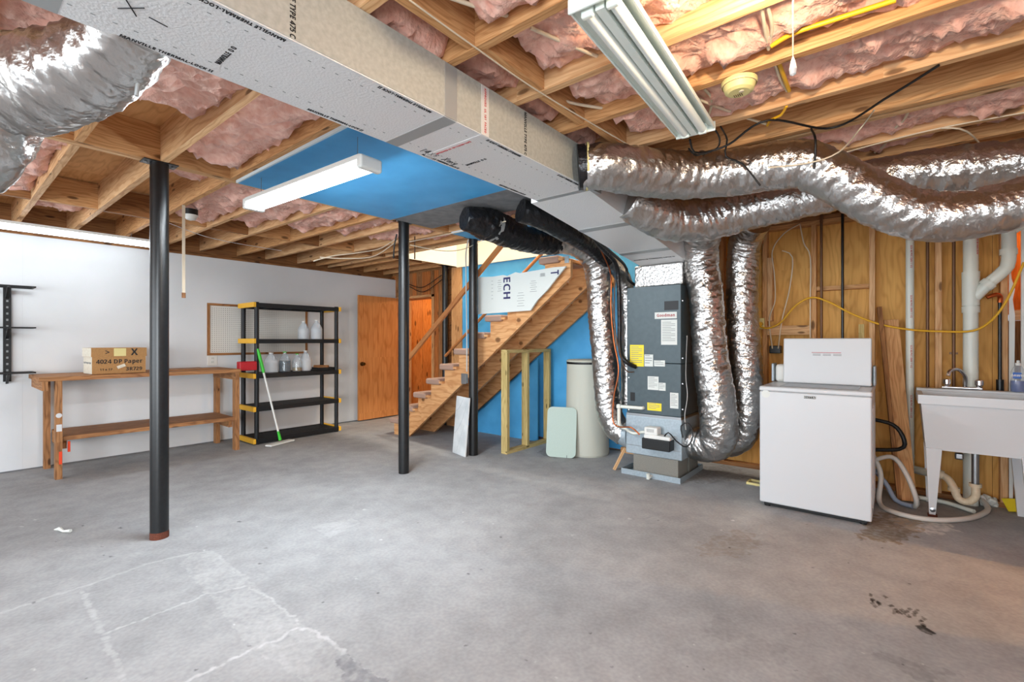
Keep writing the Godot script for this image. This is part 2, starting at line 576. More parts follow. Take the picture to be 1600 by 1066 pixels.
func floor_texture() -> ImageTexture:
	var nz := FastNoiseLite.new()
	nz.seed = 5
	nz.fractal_octaves = 5
	nz.frequency = 0.006
	var big := nz.get_image(FN, FN, false, false, true).get_data()
	nz.seed = 6
	nz.frequency = 0.03
	var mid := nz.get_image(FN, FN, false, false, true).get_data()
	nz.seed = 7
	nz.frequency = 0.25
	var fine := nz.get_image(FN, FN, false, false, true).get_data()
	nz.seed = 8
	nz.frequency = 0.012
	nz.fractal_type = FastNoiseLite.FRACTAL_RIDGED
	var ridge := nz.get_image(FN, FN, false, false, true).get_data()
	fdat.resize(FN * FN * 3)
	fdat.fill(0.0)
	nz = FastNoiseLite.new()
	nz.seed = 9
	nz.frequency = 0.02
	# the trench cut in the slab and filled again, paler than the slab
	_blot([[306, 863], [332, 862], [387, 904], [420, 932], [470, 974], [542, 1020], [612, 1066], [480, 1066], [394, 1013], [350, 960], [324, 928], [280, 880]], Vector3(0.045, 0.045, 0.043), 1.2, nz, 3.0)
	_blot([[485, 823], [551, 810], [564, 816], [516, 840]], Vector3(0.04, 0.04, 0.04), 0.8, nz, 2.0)
	_blot([[520, 1030], [545, 1022], [612, 1066], [640, 1090], [560, 1090]], Vector3(-0.13, -0.13, -0.12), 1.5, nz, 6.0)
	_line([[0, 959], [57, 939], [136, 915], [227, 882], [306, 863], [332, 862]], 2.2, 0.06, nz, 0.0)
	_line([[332, 862], [387, 904], [345, 924]], 1.6, 0.05, nz, 0.2)
	_line([[166, 989], [240, 962], [324, 928], [385, 915], [420, 932], [470, 974]], 1.5, 0.11, nz, 0.35)
	_line([[289, 1066], [345, 1040], [394, 1014], [432, 1000], [468, 978], [494, 987], [542, 1020]], 1.8, 0.13, nz, 0.3)
	_line([[131, 924], [162, 989], [197, 1066]], 2.4, 0.07, nz, 0.5)
	# damp and rust stains about the laundry tub, mineral crust below its leg
	_blot([[1335, 838], [1375, 800], [1430, 806], [1440, 830], [1400, 850]], Vector3(-0.12, -0.17, -0.23), 0.9, nz, 12.0)
	_blot([[1390, 812], [1425, 806], [1480, 815], [1500, 830], [1450, 835], [1410, 825]], Vector3(0.16, 0.15, 0.13), 1.4, nz, 10.0)
	_blot([[1090, 850], [1160, 825], [1190, 850], [1150, 872], [1095, 866]], Vector3(-0.03, -0.05, -0.07), 1.2, nz, 14.0)
	_blot([[1000, 735], [1100, 757], [1180, 745], [1140, 728], [1090, 730]], Vector3(-0.08, -0.09, -0.10), 1.2, nz, 10.0)
	_blot([[838, 708], [850, 700], [875, 700], [895, 712], [865, 716]], Vector3(-0.10, -0.11, -0.12), 0.8, nz, 4.0)
	_blot([[1086, 975], [1130, 962], [1200, 1000], [1240, 1040], [1180, 1030], [1120, 1000]], Vector3(-0.035, -0.035, -0.035), 1.0, nz, 14.0)
	_blot([[1364, 1021], [1385, 1018], [1450, 1040], [1500, 1052], [1440, 1060], [1400, 1044]], Vector3(-0.07, -0.07, -0.07), 1.2, nz, 8.0)
	_line([[1296, 976], [1340, 972], [1378, 998], [1372, 1018], [1330, 1015]], 1.6, -0.05, nz, 0.2)
	var r := RandomNumberGenerator.new()
	r.seed = 4
	for k in 26:
		var c := Vector2(1345, 930).lerp(Vector2(1450, 968), r.randf()) + Vector2(r.randf_range(-8, 8), r.randf_range(-9, 9))
		_blot([[c.x - 4, c.y - 1], [c.x, c.y - 3], [c.x + 5, c.y + 1], [c.x, c.y + 3]], Vector3(-0.28, -0.29, -0.30), 0.6, nz, 2.0)
	_blot([[1430, 977], [1440, 975], [1458, 988], [1450, 991], [1436, 985]], Vector3(-0.42, -0.43, -0.44), 0.8, nz, 2.0)
	for k in 70:      # grit and scuffs
		var c := Vector2(r.randf_range(20, 1500), r.randf_range(790, 1060))
		var d := r.randf_range(1.5, 4.0)
		var a := -0.22 if r.randf() < 0.6 else 0.14
		_blot([[c.x - d, c.y], [c.x, c.y - d * 0.4], [c.x + d, c.y], [c.x, c.y + d * 0.4]], Vector3(a, a, a), 0.8, nz, 1.5)
	var out := PackedByteArray()
	out.resize(FN * FN * 3)
	for k in FN * FN:
		var g := 0.605 + (big[k] - 128) * 0.00034 + (mid[k] - 128) * 0.00026 + (fine[k] - 128) * 0.00030 - maxf(0.0, ridge[k] - 190) * 0.0004
		out[k * 3] = int(clampf(g - 0.004 + fdat[k * 3], 0, 1) * 255.0)
		out[k * 3 + 1] = int(clampf(g + fdat[k * 3 + 1], 0, 1) * 255.0)
		out[k * 3 + 2] = int(clampf(g + 0.004 + fdat[k * 3 + 2], 0, 1) * 255.0)
	fdat.clear()
	return ImageTexture.create_from_image(Image.create_from_data(FN, FN, false, Image.FORMAT_RGB8, out))

# ---------------------------------------------------------------- shaped helpers
# a batt of glass wool between two joists: lumpy underside, ragged ends, flat back against the subfloor
func batt(parent: Node3D, x0: float, x1: float, z0: float, z1: float, low: float, seed_: int, called := "insulation_batt") -> void:
	var nz := FastNoiseLite.new()
	nz.seed = seed_
	nz.frequency = 2.4
	nz.fractal_octaves = 4
	var nx := maxi(4, int((x1 - x0) / 0.024))
	var nw := maxi(4, int(absf(z1 - z0) / 0.026))
	var top := 2.706
	var p: Array = []
	for i in nx + 1:
		var row := PackedVector3Array()
		for j in nw + 1:
			var x := lerpf(x0, x1, float(i) / nx)
			var z := lerpf(z0, z1, float(j) / nw)
			var e := minf(minf(i, nx - i) * 0.024, 9.0)
			var s := minf(minf(j, nw - j) * 0.026, 9.0)
			var a := nz.get_noise_2d(x * 1.0, z * 1.6)
			var b := nz.get_noise_2d(x * 4.0 + 40.0, z * 5.0)
			var c := nz.get_noise_2d(x * 0.5 + 80.0, z * 0.7)
			var lump := 0.055 * a + 0.045 * absf(b) + 0.03 * c + 0.012 * nz.get_noise_2d(x * 14.0, z * 16.0)
			var y := low - lump
			# rounded sides and ragged ends climb back to the subfloor
			y += 0.035 * maxf(0.0, 1.0 - s / 0.05)
			var rag := 0.05 + 0.06 * (nz.get_noise_2d(z * 3.0, seed_) + 0.4)
			y += (top - y) * clampf(1.0 - e / maxf(rag, 0.02), 0.0, 1.0) * 0.9
			y -= 0.09 * maxf(0.0, nz.get_noise_2d(x * 2.2 + 17.0, z * 2.0 + 5.0) - 0.22)
			var least := H + 0.003 if x < -1.30 and x > -3.85 else H - 0.03
			row.append(Vector3(x + 0.012 * b, clampf(y, least, top - 0.004), z))
		p.append(row)
	var m := mb()
	var nn: Array = []
	for i in nx + 1:
		var row := PackedVector3Array()
		for j in nw + 1:
			var dx: Vector3 = p[mini(i + 1, nx)][j] - p[maxi(i - 1, 0)][j]
			var dz: Vector3 = p[i][mini(j + 1, nw)] - p[i][maxi(j - 1, 0)]
			var q := dx.cross(dz).normalized()
			row.append(q if q.y < 0.0 else -q)
		nn.append(row)
	for i in nx:
		for j in nw:
			m.tri(p[i][j], p[i + 1][j], p[i + 1][j + 1], nn[i][j], nn[i + 1][j], nn[i + 1][j + 1])
			m.tri(p[i][j], p[i + 1][j + 1], p[i][j + 1], nn[i][j], nn[i + 1][j + 1], nn[i][j + 1])
	for i in nx:
		for j in [0, nw]:
			var a: Vector3 = p[i][j]
			var b: Vector3 = p[i + 1][j]
			m.quad(a, b, Vector3(b.x, top, b.z), Vector3(a.x, top, a.z), Vector3(0, 0, signf(z0 - z1) * (1 if j == 0 else -1)))
	for j in nw:
		for i in [0, nx]:
			var a: Vector3 = p[i][j]
			var b: Vector3 = p[i][j + 1]
			m.quad(a, b, Vector3(b.x, top, b.z), Vector3(a.x, top, a.z), Vector3(-1 if i == 0 else 1, 0, 0))
	m.quad(Vector3(x0, top, z0), Vector3(x1, top, z0), Vector3(x1, top, z1), Vector3(x0, top, z1), Vector3.UP)
	part(called, m, M.pink, parent)

# jacket of a flexible duct: a wire spiral under loose, crumpled skin
func flex(path: Array, rad: Array, seed_: int, crumple := 1.0, seg := 56, step := 0.011) -> MB:
	var nz := FastNoiseLite.new()
	nz.seed = seed_
	nz.frequency = 3.2
	nz.fractal_octaves = 4
	nz.fractal_type = FastNoiseLite.FRACTAL_RIDGED
	var soft := FastNoiseLite.new()
	soft.seed = seed_ + 1
	soft.frequency = 1.6
	var p := curve(path, step)
	var np := p.size()
	var m := mb()
	var prev := Vector3.ZERO
	var rows: Array = []
	var along := 0.0
	for k in np:
		var d: Vector3 = (p[mini(k + 1, np - 1)] - p[maxi(k - 1, 0)]).normalized()
		if k == 0:
			prev = d.cross(Vector3.UP if absf(d.y) < 0.9 else Vector3.RIGHT).normalized()
		else:
			along += (p[k] - p[k - 1]).length()
			prev = (prev - d * prev.dot(d)).normalized()
		var e := d.cross(prev)
		var f := float(k) / (np - 1) * (rad.size() - 1)
		var r: float = lerpf(rad[int(f)], rad[mini(int(f) + 1, rad.size() - 1)], f - int(f))
		var row := PackedVector3Array()
		for q in seg:
			var a := TAU * q / seg
			var o := prev * cos(a) + e * sin(a)
			var w: Vector3 = p[k] + o * r
			# folds run round the duct, slightly askew; finer creases everywhere
			var ringn := nz.get_noise_3d(along * 3.6 + 0.12 * sin(a + seed_), cos(a) * 0.16, sin(a) * 0.16)
			var cr := nz.get_noise_3d(w.x * 2.2 + 9.0, w.y * 2.2, w.z * 2.2)
			var sf := soft.get_noise_3d(w.x, w.y, w.z)
			row.append(p[k] + o * (r * (1.0 + crumple * (0.075 * ringn + 0.045 * cr + 0.05 * sf + 0.012 * nz.get_noise_3d(w.x * 8.0, w.y * 8.0, w.z * 8.0)))))
		rows.append(row)
	var nn: Array = []
	for k in np:
		var row := PackedVector3Array()
		for q in seg:
			var dx: Vector3 = rows[mini(k + 1, np - 1)][q] - rows[maxi(k - 1, 0)][q]
			var dz: Vector3 = rows[k][(q + 1) % seg] - rows[k][(q + seg - 1) % seg]
			var g := dx.cross(dz).normalized()
			row.append(g if g.dot(rows[k][q] - p[k]) > 0.0 else -g)
		nn.append(row)
	for k in np - 1:
		for q in seg:
			var q1 := (q + 1) % seg
			m.tri(rows[k][q], rows[k][q1], rows[k + 1][q1], nn[k][q], nn[k][q1], nn[k + 1][q1])
			m.tri(rows[k][q], rows[k + 1][q1], rows[k + 1][q], nn[k][q], nn[k + 1][q1], nn[k + 1][q])
	for e in [0, np - 1]:
		var nd: Vector3 = (p[0] - p[1]).normalized() if e == 0 else (p[np - 1] - p[np - 2]).normalized()
		for q in seg:
			m.tri(p[e], rows[e][q], rows[e][(q + 1) % seg], nd, nd, nd)
	return m
# band drawn round a duct
func band(parent: Node3D, c: Vector3, d: Vector3, r: float, wide: float, mat: Material, called := "duct_band") -> void:
	d = d.normalized()
	part(called, mb().tube([c - d * wide * 0.5, c + d * wide * 0.5], [r], 28, false), mat, parent)
func sticker(parent: Node3D, c: Vector3, w: float, h: float, mat: Material, lines: int, called := "label_sticker") -> void:
	var s := part(called, mb().box(c, Vector3(w, h, 0.002)), mat, parent)
	if lines > 0:
		var m := mb()
		for k in lines:
			var ww := w * (0.8 if k % 3 else 0.55)
			m.box(c + Vector3(-w * 0.42 + ww * 0.5, h * 0.40 - k * h * 0.8 / lines, 0.0015), Vector3(ww, h * 0.22 / lines, 0.001))
		part("print_lines", m, M.grey_print, s)
func omni(called: String, at: Vector3, c: Color, e: float, size: float) -> void:
	var l := OmniLight3D.new()
	l.name = called
	l.position = at
	l.light_color = c
	l.light_energy = e
	l.light_size = size
	l.omni_range = 20.0
	l.omni_attenuation = 2.0
	l.shadow_enabled = true
	add_child(l)
func area(called: String, at: Vector3, towards: Vector3, size: Vector2, c: Color, e: float) -> void:
	var l := AreaLight3D.new()
	l.name = called
	l.area_size = size
	l.light_color = c
	l.light_energy = e
	l.area_range = 20.0
	l.area_attenuation = 2.0
	l.shadow_enabled = true
	add_child(l)
	l.look_at_from_position(at, at + towards, Vector3.UP if absf(towards.normalized().y) < 0.9 else Vector3.RIGHT)

func _ready() -> void:
	rng.seed = 77
	# ------------------------------------------------ camera
	var cam := Camera3D.new()
	cam.fov = rad_to_deg(2.0 * atan(533.0 / FOC))
	cam.position = Vector3(0, EYE, 0)
	cam.rotation = Vector3(0, TURN, 0)
	cam.near = 0.05
	cam.far = 100.0
	add_child(cam)
	cam.current = true
	# ------------------------------------------------ sky, exposure
	var env := Environment.new()
	var sky := Sky.new()
	var sm := ProceduralSkyMaterial.new()
	sm.sky_top_color = Color(0.55, 0.68, 0.86)
	sm.sky_horizon_color = Color(0.80, 0.85, 0.90)
	sm.ground_bottom_color = Color(0.35, 0.35, 0.33)
	sm.ground_horizon_color = Color(0.6, 0.6, 0.58)
	sky.sky_material = sm
	env.background_mode = Environment.BG_SKY
	env.sky = sky
	env.tonemap_mode = Environment.TONE_MAPPER_LINEAR
	env.tonemap_exposure = 1.42
	env.sdfgi_enabled = true
	env.ssao_enabled = true
	env.ssil_enabled = true
	var we := WorldEnvironment.new()
	we.environment = env
	add_child(we)
	# ------------------------------------------------ fill light added as daylight from unseen openings behind the camera
	var day := Color(0.94, 0.975, 1.0)
	area("added_daylight_rear", Vector3(-2.6, 1.25, 5.42), Vector3(0, 0, -1), Vector2(6.4, 2.1), day, 23.0)
	area("added_daylight_side", Vector3(1.66, 1.25, 3.6), Vector3(-1, 0, 0), Vector2(2.7, 1.9), day, 26.0)
	# fill lamps added out of view behind the camera
	area("added_fill_behind", Vector3(-3.6, 2.36, 3.0), Vector3(0, -1, 0), Vector2(1.2, 0.12), Color(0.92, 0.97, 1.0), 0.7)
	area("added_fill_behind_right", Vector3(0.2, 2.36, 3.0), Vector3(0, -1, 0), Vector2(1.2, 0.12), Color(0.92, 0.97, 1.0), 0.7)

	materials()
	print("materials ", Time.get_ticks_msec())
	build_shell()
	build_ceiling()
	print("shell ", Time.get_ticks_msec())
	build_back_wall()
	build_ducts()
	print("ducts ", Time.get_ticks_msec())
	build_columns()
	build_stairs()
	build_left()
	build_air_handler()
	build_laundry()
	build_lamps()
	build_cables()
	print("done ", Time.get_ticks_msec())

# ================================================================ shell
func build_shell() -> void:
	var f := struct("floor", "grey concrete slab with patched trench and stains")
	var m := mb()
	var lo := Vector3(FX, -0.15, FZ)
	var hi := Vector3(FX + FS, 0.0, FZ + FS)
	m.quad(Vector3(lo.x, 0, lo.z), Vector3(hi.x, 0, lo.z), Vector3(hi.x, 0, hi.z), Vector3(lo.x, 0, hi.z), Vector3.UP, Vector2(0, 0), Vector2(1, 0), Vector2(1, 1), Vector2(0, 1))
	m.quad(Vector3(lo.x, lo.y, lo.z), Vector3(hi.x, lo.y, lo.z), Vector3(hi.x, lo.y, hi.z), Vector3(lo.x, lo.y, hi.z), Vector3.DOWN)
	for e in [[0, -1], [0, 1], [-1, 0], [1, 0]]:
		var a := Vector3(lo.x if e[0] <= 0 else hi.x, 0, lo.z if e[1] <= 0 else hi.z)
		var b := Vector3(hi.x if e[0] >= 0 else lo.x, 0, hi.z if e[1] >= 0 else lo.z)
		m.quad(a, b, Vector3(b.x, lo.y, b.z), Vector3(a.x, lo.y, a.z), Vector3(e[0], 0, e[1]))
	part("slab", m, M.concrete, f)
	part("outer_slab", mb().lohi(Vector3(-9.5, -0.15, -8.2), Vector3(6.0, -0.004, FZ + 0.2)), M.masonry, f)
	part("rear_slab", mb().lohi(Vector3(-9.5, -0.15, FZ + FS - 0.01), Vector3(6.0, -0.002, 6.0)), M.masonry, f)
	part("side_slab", mb().lohi(Vector3(FX + FS - 0.01, -0.15, FZ), Vector3(6.0, -0.002, 3.5)), M.masonry, f)

	# white wall: sheets of painted board with fine seams, masonry ledge above
	var w := struct("wall_left", "white painted board wall")
	var z := 5.5
	while z > -5.3:
		var z2 := maxf(z - 1.22, -5.3)
		part("wall_sheet", mb().lohi(Vector3(XL - 0.012, 0.012, z2 + 0.0002), Vector3(XL, 2.37, z - 0.0002)), M.white_wall, w)
		z = z2
	part("wall_backing", mb().lohi(Vector3(XL - 0.20, 0.0, -5.5), Vector3(XL - 0.013, 2.362, 5.6)), M.masonry, w)
	part("rim_board", mb().lohi(Vector3(-7.12, 2.36, -5.5), Vector3(-7.08, 2.74, 5.6)), M.dark, w)
	part("sill_plate", wb().lohi(Vector3(XL - 0.2, 2.362, -5.4), Vector3(XL - 0.03, 2.40, 5.5)), M.dark, w)

	# wall behind the camera with a wide opening added for fill light, and the wall to the right with a doorway
	var g := struct("wall_front", "white wall behind with wide opening added for fill light")
	part("pier", mb().lohi(Vector3(-7.1, 0, 5.5), Vector3(-5.9, 2.74, 5.7)), M.white_wall, g)
	part("pier", mb().lohi(Vector3(0.7, 0, 5.5), Vector3(1.9, 2.74, 5.7)), M.white_wall, g)
	part("lintel", mb().lohi(Vector3(-5.9, 2.32, 5.5), Vector3(0.7, 2.74, 5.7)), M.white_wall, g)
	var r := struct("wall_right", "white wall with a doorway to a lit room")
	part("wall_sheet", mb().lohi(Vector3(1.72, 0, -3.36), Vector3(1.84, 2.74, 2.15)), M.white_wall, r)
	part("wall_sheet", mb().lohi(Vector3(1.72, 0, -5.5), Vector3(1.84, 2.74, -3.92)), M.white_wall, r)
	part("wall_sheet", mb().lohi(Vector3(1.72, 2.05, -3.92), Vector3(1.84, 2.74, -3.36)), M.white_wall, r)
	part("wall_sheet", mb().lohi(Vector3(1.72, 0, 5.05), Vector3(1.84, 2.74, 5.6)), M.white_wall, r)
	part("wall_sheet", mb().lohi(Vector3(1.72, 0, 2.15), Vector3(1.84, 0.22, 5.05)), M.white_wall, r)
	part("wall_sheet", mb().lohi(Vector3(1.72, 2.25, 2.15), Vector3(1.84, 2.74, 5.05)), M.white_wall, r)
	var wn := struct("added_window_1", "unseen window added in the right wall for fill light")  # added out of view to carry the side fill light
	part("window_frame", mb().lohi(Vector3(1.74, 0.22, 2.15), Vector3(1.80, 0.28, 5.05)).lohi(Vector3(1.74, 2.19, 2.15), Vector3(1.80, 2.25, 5.05)).lohi(Vector3(1.74, 0.28, 2.15), Vector3(1.80, 2.19, 2.21)).lohi(Vector3(1.74, 0.28, 4.99), Vector3(1.80, 2.19, 5.05)).lohi(Vector3(1.75, 0.28, 3.57), Vector3(1.79, 2.19, 3.63)), M.white_plastic, wn)
	part("pane", mb().lohi(Vector3(1.765, 0.28, 2.21), Vector3(1.771, 2.19, 3.57)), M.pane, wn)
	part("pane", mb().lohi(Vector3(1.765, 0.28, 3.63), Vector3(1.771, 2.19, 4.99)), M.pane, wn)
	# the side room beyond that doorway
	var s := struct("wall_side_room", "walls of the lamp-lit room to the right")
	part("wall_sheet", mb().lohi(Vector3(4.6, 0, -5.6), Vector3(4.7, 2.74, 0.2)), M.orange, s)
	part("wall_sheet", mb().lohi(Vector3(1.84, 0, -5.6), Vector3(4.6, 2.74, -5.5)), M.orange, s)
	part("wall_sheet", mb().lohi(Vector3(1.84, 0, 0.05), Vector3(4.6, 2.74, 0.15)), M.orange, s)
	part("ceiling_sheet", mb().lohi(Vector3(1.72, 2.74, -5.6), Vector3(4.7, 2.8, 0.3)), M.subfloor, s)

	# hall behind the open door: boarded walls
	var hw := struct("wall_hall", "orange boarded walls of the hall behind the door")
	var k := 0
	var zz := -5.42
	while zz > -7.6:
		part("plank", wb().lohi(Vector3(-6.93, 0, zz - 0.143), Vector3(-6.91 + 0.003 * (k % 2), 2.5, zz)), M.orange, hw)
		zz -= 0.146
		k += 1
	part("wall_backing", mb().lohi(Vector3(-7.05, 0, -7.7), Vector3(-6.932, 2.6, -5.40)), M.dark, hw)
	part("wall_end", mb().lohi(Vector3(-7.0, 0, -7.75), Vector3(-4.4, 2.6, -7.62)), M.orange, hw)
	part("wall_side", mb().lohi(Vector3(-4.6, 0, -7.7), Vector3(-4.5, 2.6, -5.46)), M.orange, hw)
	part("ceiling_sheet", mb().lohi(Vector3(-7.1, 2.5, -7.75), Vector3(-4.4, 2.6, -5.46)), M.drywall, hw)

# ================================================================ ceiling
const JOISTS := [5.1, 4.7, 4.27, 3.84, 3.41, 2.98, 2.55, 2.12, 1.69, 1.26, 0.83, 0.36, -0.11, -0.56, -0.98, -1.40, -1.84, -2.26, -2.71, -3.09, -3.56, -3.86]
func build_ceiling() -> void:
	var c := struct("ceiling", "open joisted ceiling with pink insulation between the joists")
	# subfloor sheets, leaving the stairwell open
	var xs := [-7.12, -5.25, -2.15, 1.75]
	for k in 3:
		var z := 5.6
		var end := -4.08 if k == 1 else -5.6
		while z > end + 0.02:
			var z2 := maxf(z - 1.22, end)
			part("subfloor_sheet", wb().lohi(Vector3(xs[k], 2.711, z2 + 0.001), Vector3(xs[k + 1] - 0.002, 2.74, z - 0.001)), M.subfloor, c)
			z = z2
	# girder on the steel columns
	part("girder", wb().lohi(Vector3(-3.83, H, -4.02), Vector3(-3.79, 2.711, 5.5)), M.pine, c)
	part("girder", wb().lohi(Vector3(-3.788, H, -4.02), Vector3(-3.748, 2.711, 5.5)), M.pine2, c)
	var js := JOISTS.duplicate()
	for k in js.size():
		var z: float = js[k]
		part("joist", wb().lohi(Vector3(-7.08, H, z - 0.02), Vector3(-3.832, 2.711, z + 0.02)), M.pine if k % 3 else M.pine2, c)
		part("joist", wb().lohi(Vector3(-3.746, H, z - 0.02), Vector3(1.72, 2.711, z + 0.02)), M.pine2 if k % 2 else M.pine, c)
	# second joist beside one to the right of the duct
	part("joist", wb().lohi(Vector3(-1.1, H + 0.004, -3.19), Vector3(1.72, 2.711, -3.15)), M.pine, c)
	for z in [-4.30, -4.72, -5.12]:
		part("joist", wb().lohi(Vector3(-7.08, H, z - 0.02), Vector3(-5.30, 2.711, z + 0.02)), M.pine2, c)
		part("joist", wb().lohi(Vector3(-2.10, H, z - 0.02), Vector3(1.72, 2.711, z + 0.02)), M.pine2, c)
	# trimmers round the stairwell
	part("trimmer", wb().lohi(Vector3(-7.08, H, -4.08), Vector3(-1.9, 2.711, -4.04)), M.pine, c)
	part("header", wb().lohi(Vector3(-5.30, H, -5.3), Vector3(-5.26, 2.711, -4.082)), M.pine, c)
	part("header", wb().lohi(Vector3(-2.14, H, -5.3), Vector3(-2.10, 2.711, -4.082)), M.pine, c)
	# solid blocking between the joists, left and right of the girder
	for k in js.size() - 1:
		var a: float = js[k] - 0.021
		var b: float = js[k + 1] + 0.021
		part("blocking", wb().lohi(Vector3(-5.62 + 0.03 * (k % 2), H + 0.005, b), Vector3(-5.58 + 0.03 * (k % 2), 2.70, a)), M.pine2 if k % 2 else M.dark, c)
		if js[k] < 0.5:
			part("blocking", wb().lohi(Vector3(-1.35 + 0.03 * (k % 2), H + 0.005, b), Vector3(-1.31 + 0.03 * (k % 2), 2.70, a)), M.pine2, c)
	for a in [[-3.88, -4.04], [-4.10, -4.28], [-4.32, -4.70]]:
		part("blocking", wb().lohi(Vector3(-5.6, H + 0.005, a[1]), Vector3(-5.56, 2.70, a[0])), M.dark, c)
	# glass wool: x from, x to, between joist i and i + 1, how low it hangs above the joists' undersides
	var rows := [
		[-5.5, -3.87, 6, 0.06], [-6.3, -5.75, 7, 0.10], [-4.35, -3.88, 8, 0.09], [-5.45, -3.86, 9, 0.055], [-5.3, -3.86, 10, 0.06], [-5.1, -3.86, 11, 0.055], [-4.9, -3.86, 12, 0.06],
		[-4.8, -3.86, 13, 0.05], [-4.6, -3.86, 14, 0.06],
		[-3.7, -1.95, 5, 0.06], [-3.7, -1.95, 6, 0.06], [-3.05, -1.40, 7, 0.055], [-3.62, -1.40, 8, 0.05], [-2.0, -1.38, 9, 0.07],
		[-1.28, 1.6, 7, 0.06], [-1.28, 1.6, 8, 0.06], [-1.28, 1.6, 9, 0.055], [-1.28, 1.6, 10, 0.05], [-1.26, 1.6, 11, 0.05], [-2.0, -1.40, 10, 0.08], [-2.0, -1.40, 11, 0.08],
		[-2.0, -1.4, 12, 0.08], [-0.9, 1.6, 13, 0.05], [-3.6, -2.1, 13, 0.06], [-3.6, -2.1, 14, 0.06], [-0.9, 1.6, 14, 0.08], [-3.7, 1.6, 2, 0.06], [-3.7, 1.6, 3, 0.06], [-3.7, 1.6, 4, 0.06], [-1.3, 1.6, 5, 0.06], [-1.3, 1.6, 6, 0.06],
	]
	for k in rows.size():
		var q: Array = rows[k]
		var i: int = q[2] + 6
		var za: float = js[i] - 0.021
		var zb: float = js[i + 1] + 0.021
		if i == 19 and q[0] == -0.9:
			za = -3.191
		batt(c, q[0], q[1], za, zb, H + q[3], 100 + k * 7)
	# blue foam sheets screwed under the joists between the girder and the trunk duct
	var fb := thing("foam_board", "large blue foam sheet fixed under the joists above the hanging shop light", "insulation board", Vector3(-2.9, H - 0.02, -2.1))
	part("sheet", mb().lohi(Vector3(-3.745, H - 0.021, -2.78), Vector3(-1.93, H - 0.001, -1.43)), M.blue, fb)
	part("sheet_edge", mb().lohi(Vector3(-3.745, H - 0.0215, -1.43), Vector3(-1.93, H - 0.001, -1.418)), M.lit_foam_edge, fb, "foam edge with its lit white put into the colour")
	var fb2 := thing("foam_board", "grey sheet under the joists beside the black flexible ducts", "insulation board", Vector3(-2.9, H - 0.02, -3.0))
	part("sheet", mb().lohi(Vector3(-3.70, H - 0.021, -3.26), Vector3(-1.93, H - 0.001, -2.782)), M.masonry, fb2)  # grey stretch past the blue sheet
	var fb3 := thing("foam_board", "small blue foam sheet under the joists beside the stairwell", "insulation board", Vector3(-3.3, H - 0.02, -3.8))
	part("sheet", mb().lohi(Vector3(-3.72, H - 0.021, -4.03), Vector3(-2.4, H - 0.001, -3.56)), M.blue, fb3)
	part("sheet_edge", mb().lohi(Vector3(-3.72, H - 0.0215, -3.56), Vector3(-2.4, H - 0.001, -3.55)), M.lit_foam_edge, fb3, "foam edge with its lit white put into the colour")
	# stairwell shaft above the joists
	var sw := struct("wall_stairwell", "cream painted stairwell above the stairs")
	part("wall_sheet", mb().lohi(Vector3(-5.262, 2.445, -5.30), Vector3(-5.25, 5.0, -4.07)), M.cream, sw)
	part("wall_sheet", mb().lohi(Vector3(-5.25, 2.43, -5.18), Vector3(-2.14, 5.0, -5.12)), M.cream, sw)
	part("wall_sheet", mb().lohi(Vector3(-5.25, 2.72, -4.09), Vector3(-2.14, 5.0, -4.06)), M.cream, sw)
	part("wall_sheet", mb().lohi(Vector3(-2.14, 2.75, -5.18), Vector3(-2.10, 5.0, -4.06)), M.cream, sw)
	part("ceiling_sheet", mb().lohi(Vector3(-5.3, 5.0, -5.3), Vector3(-2.1, 5.05, -4.0)), M.drywall, sw)
	area("added_stair_fill", Vector3(-3.6, 4.95, -4.6), Vector3(0, -1, 0), Vector2(0.3, 0.3), Color(1.0, 0.96, 0.90), 10.0)  # unseen lamp added to brighten the cream shaft and stairs

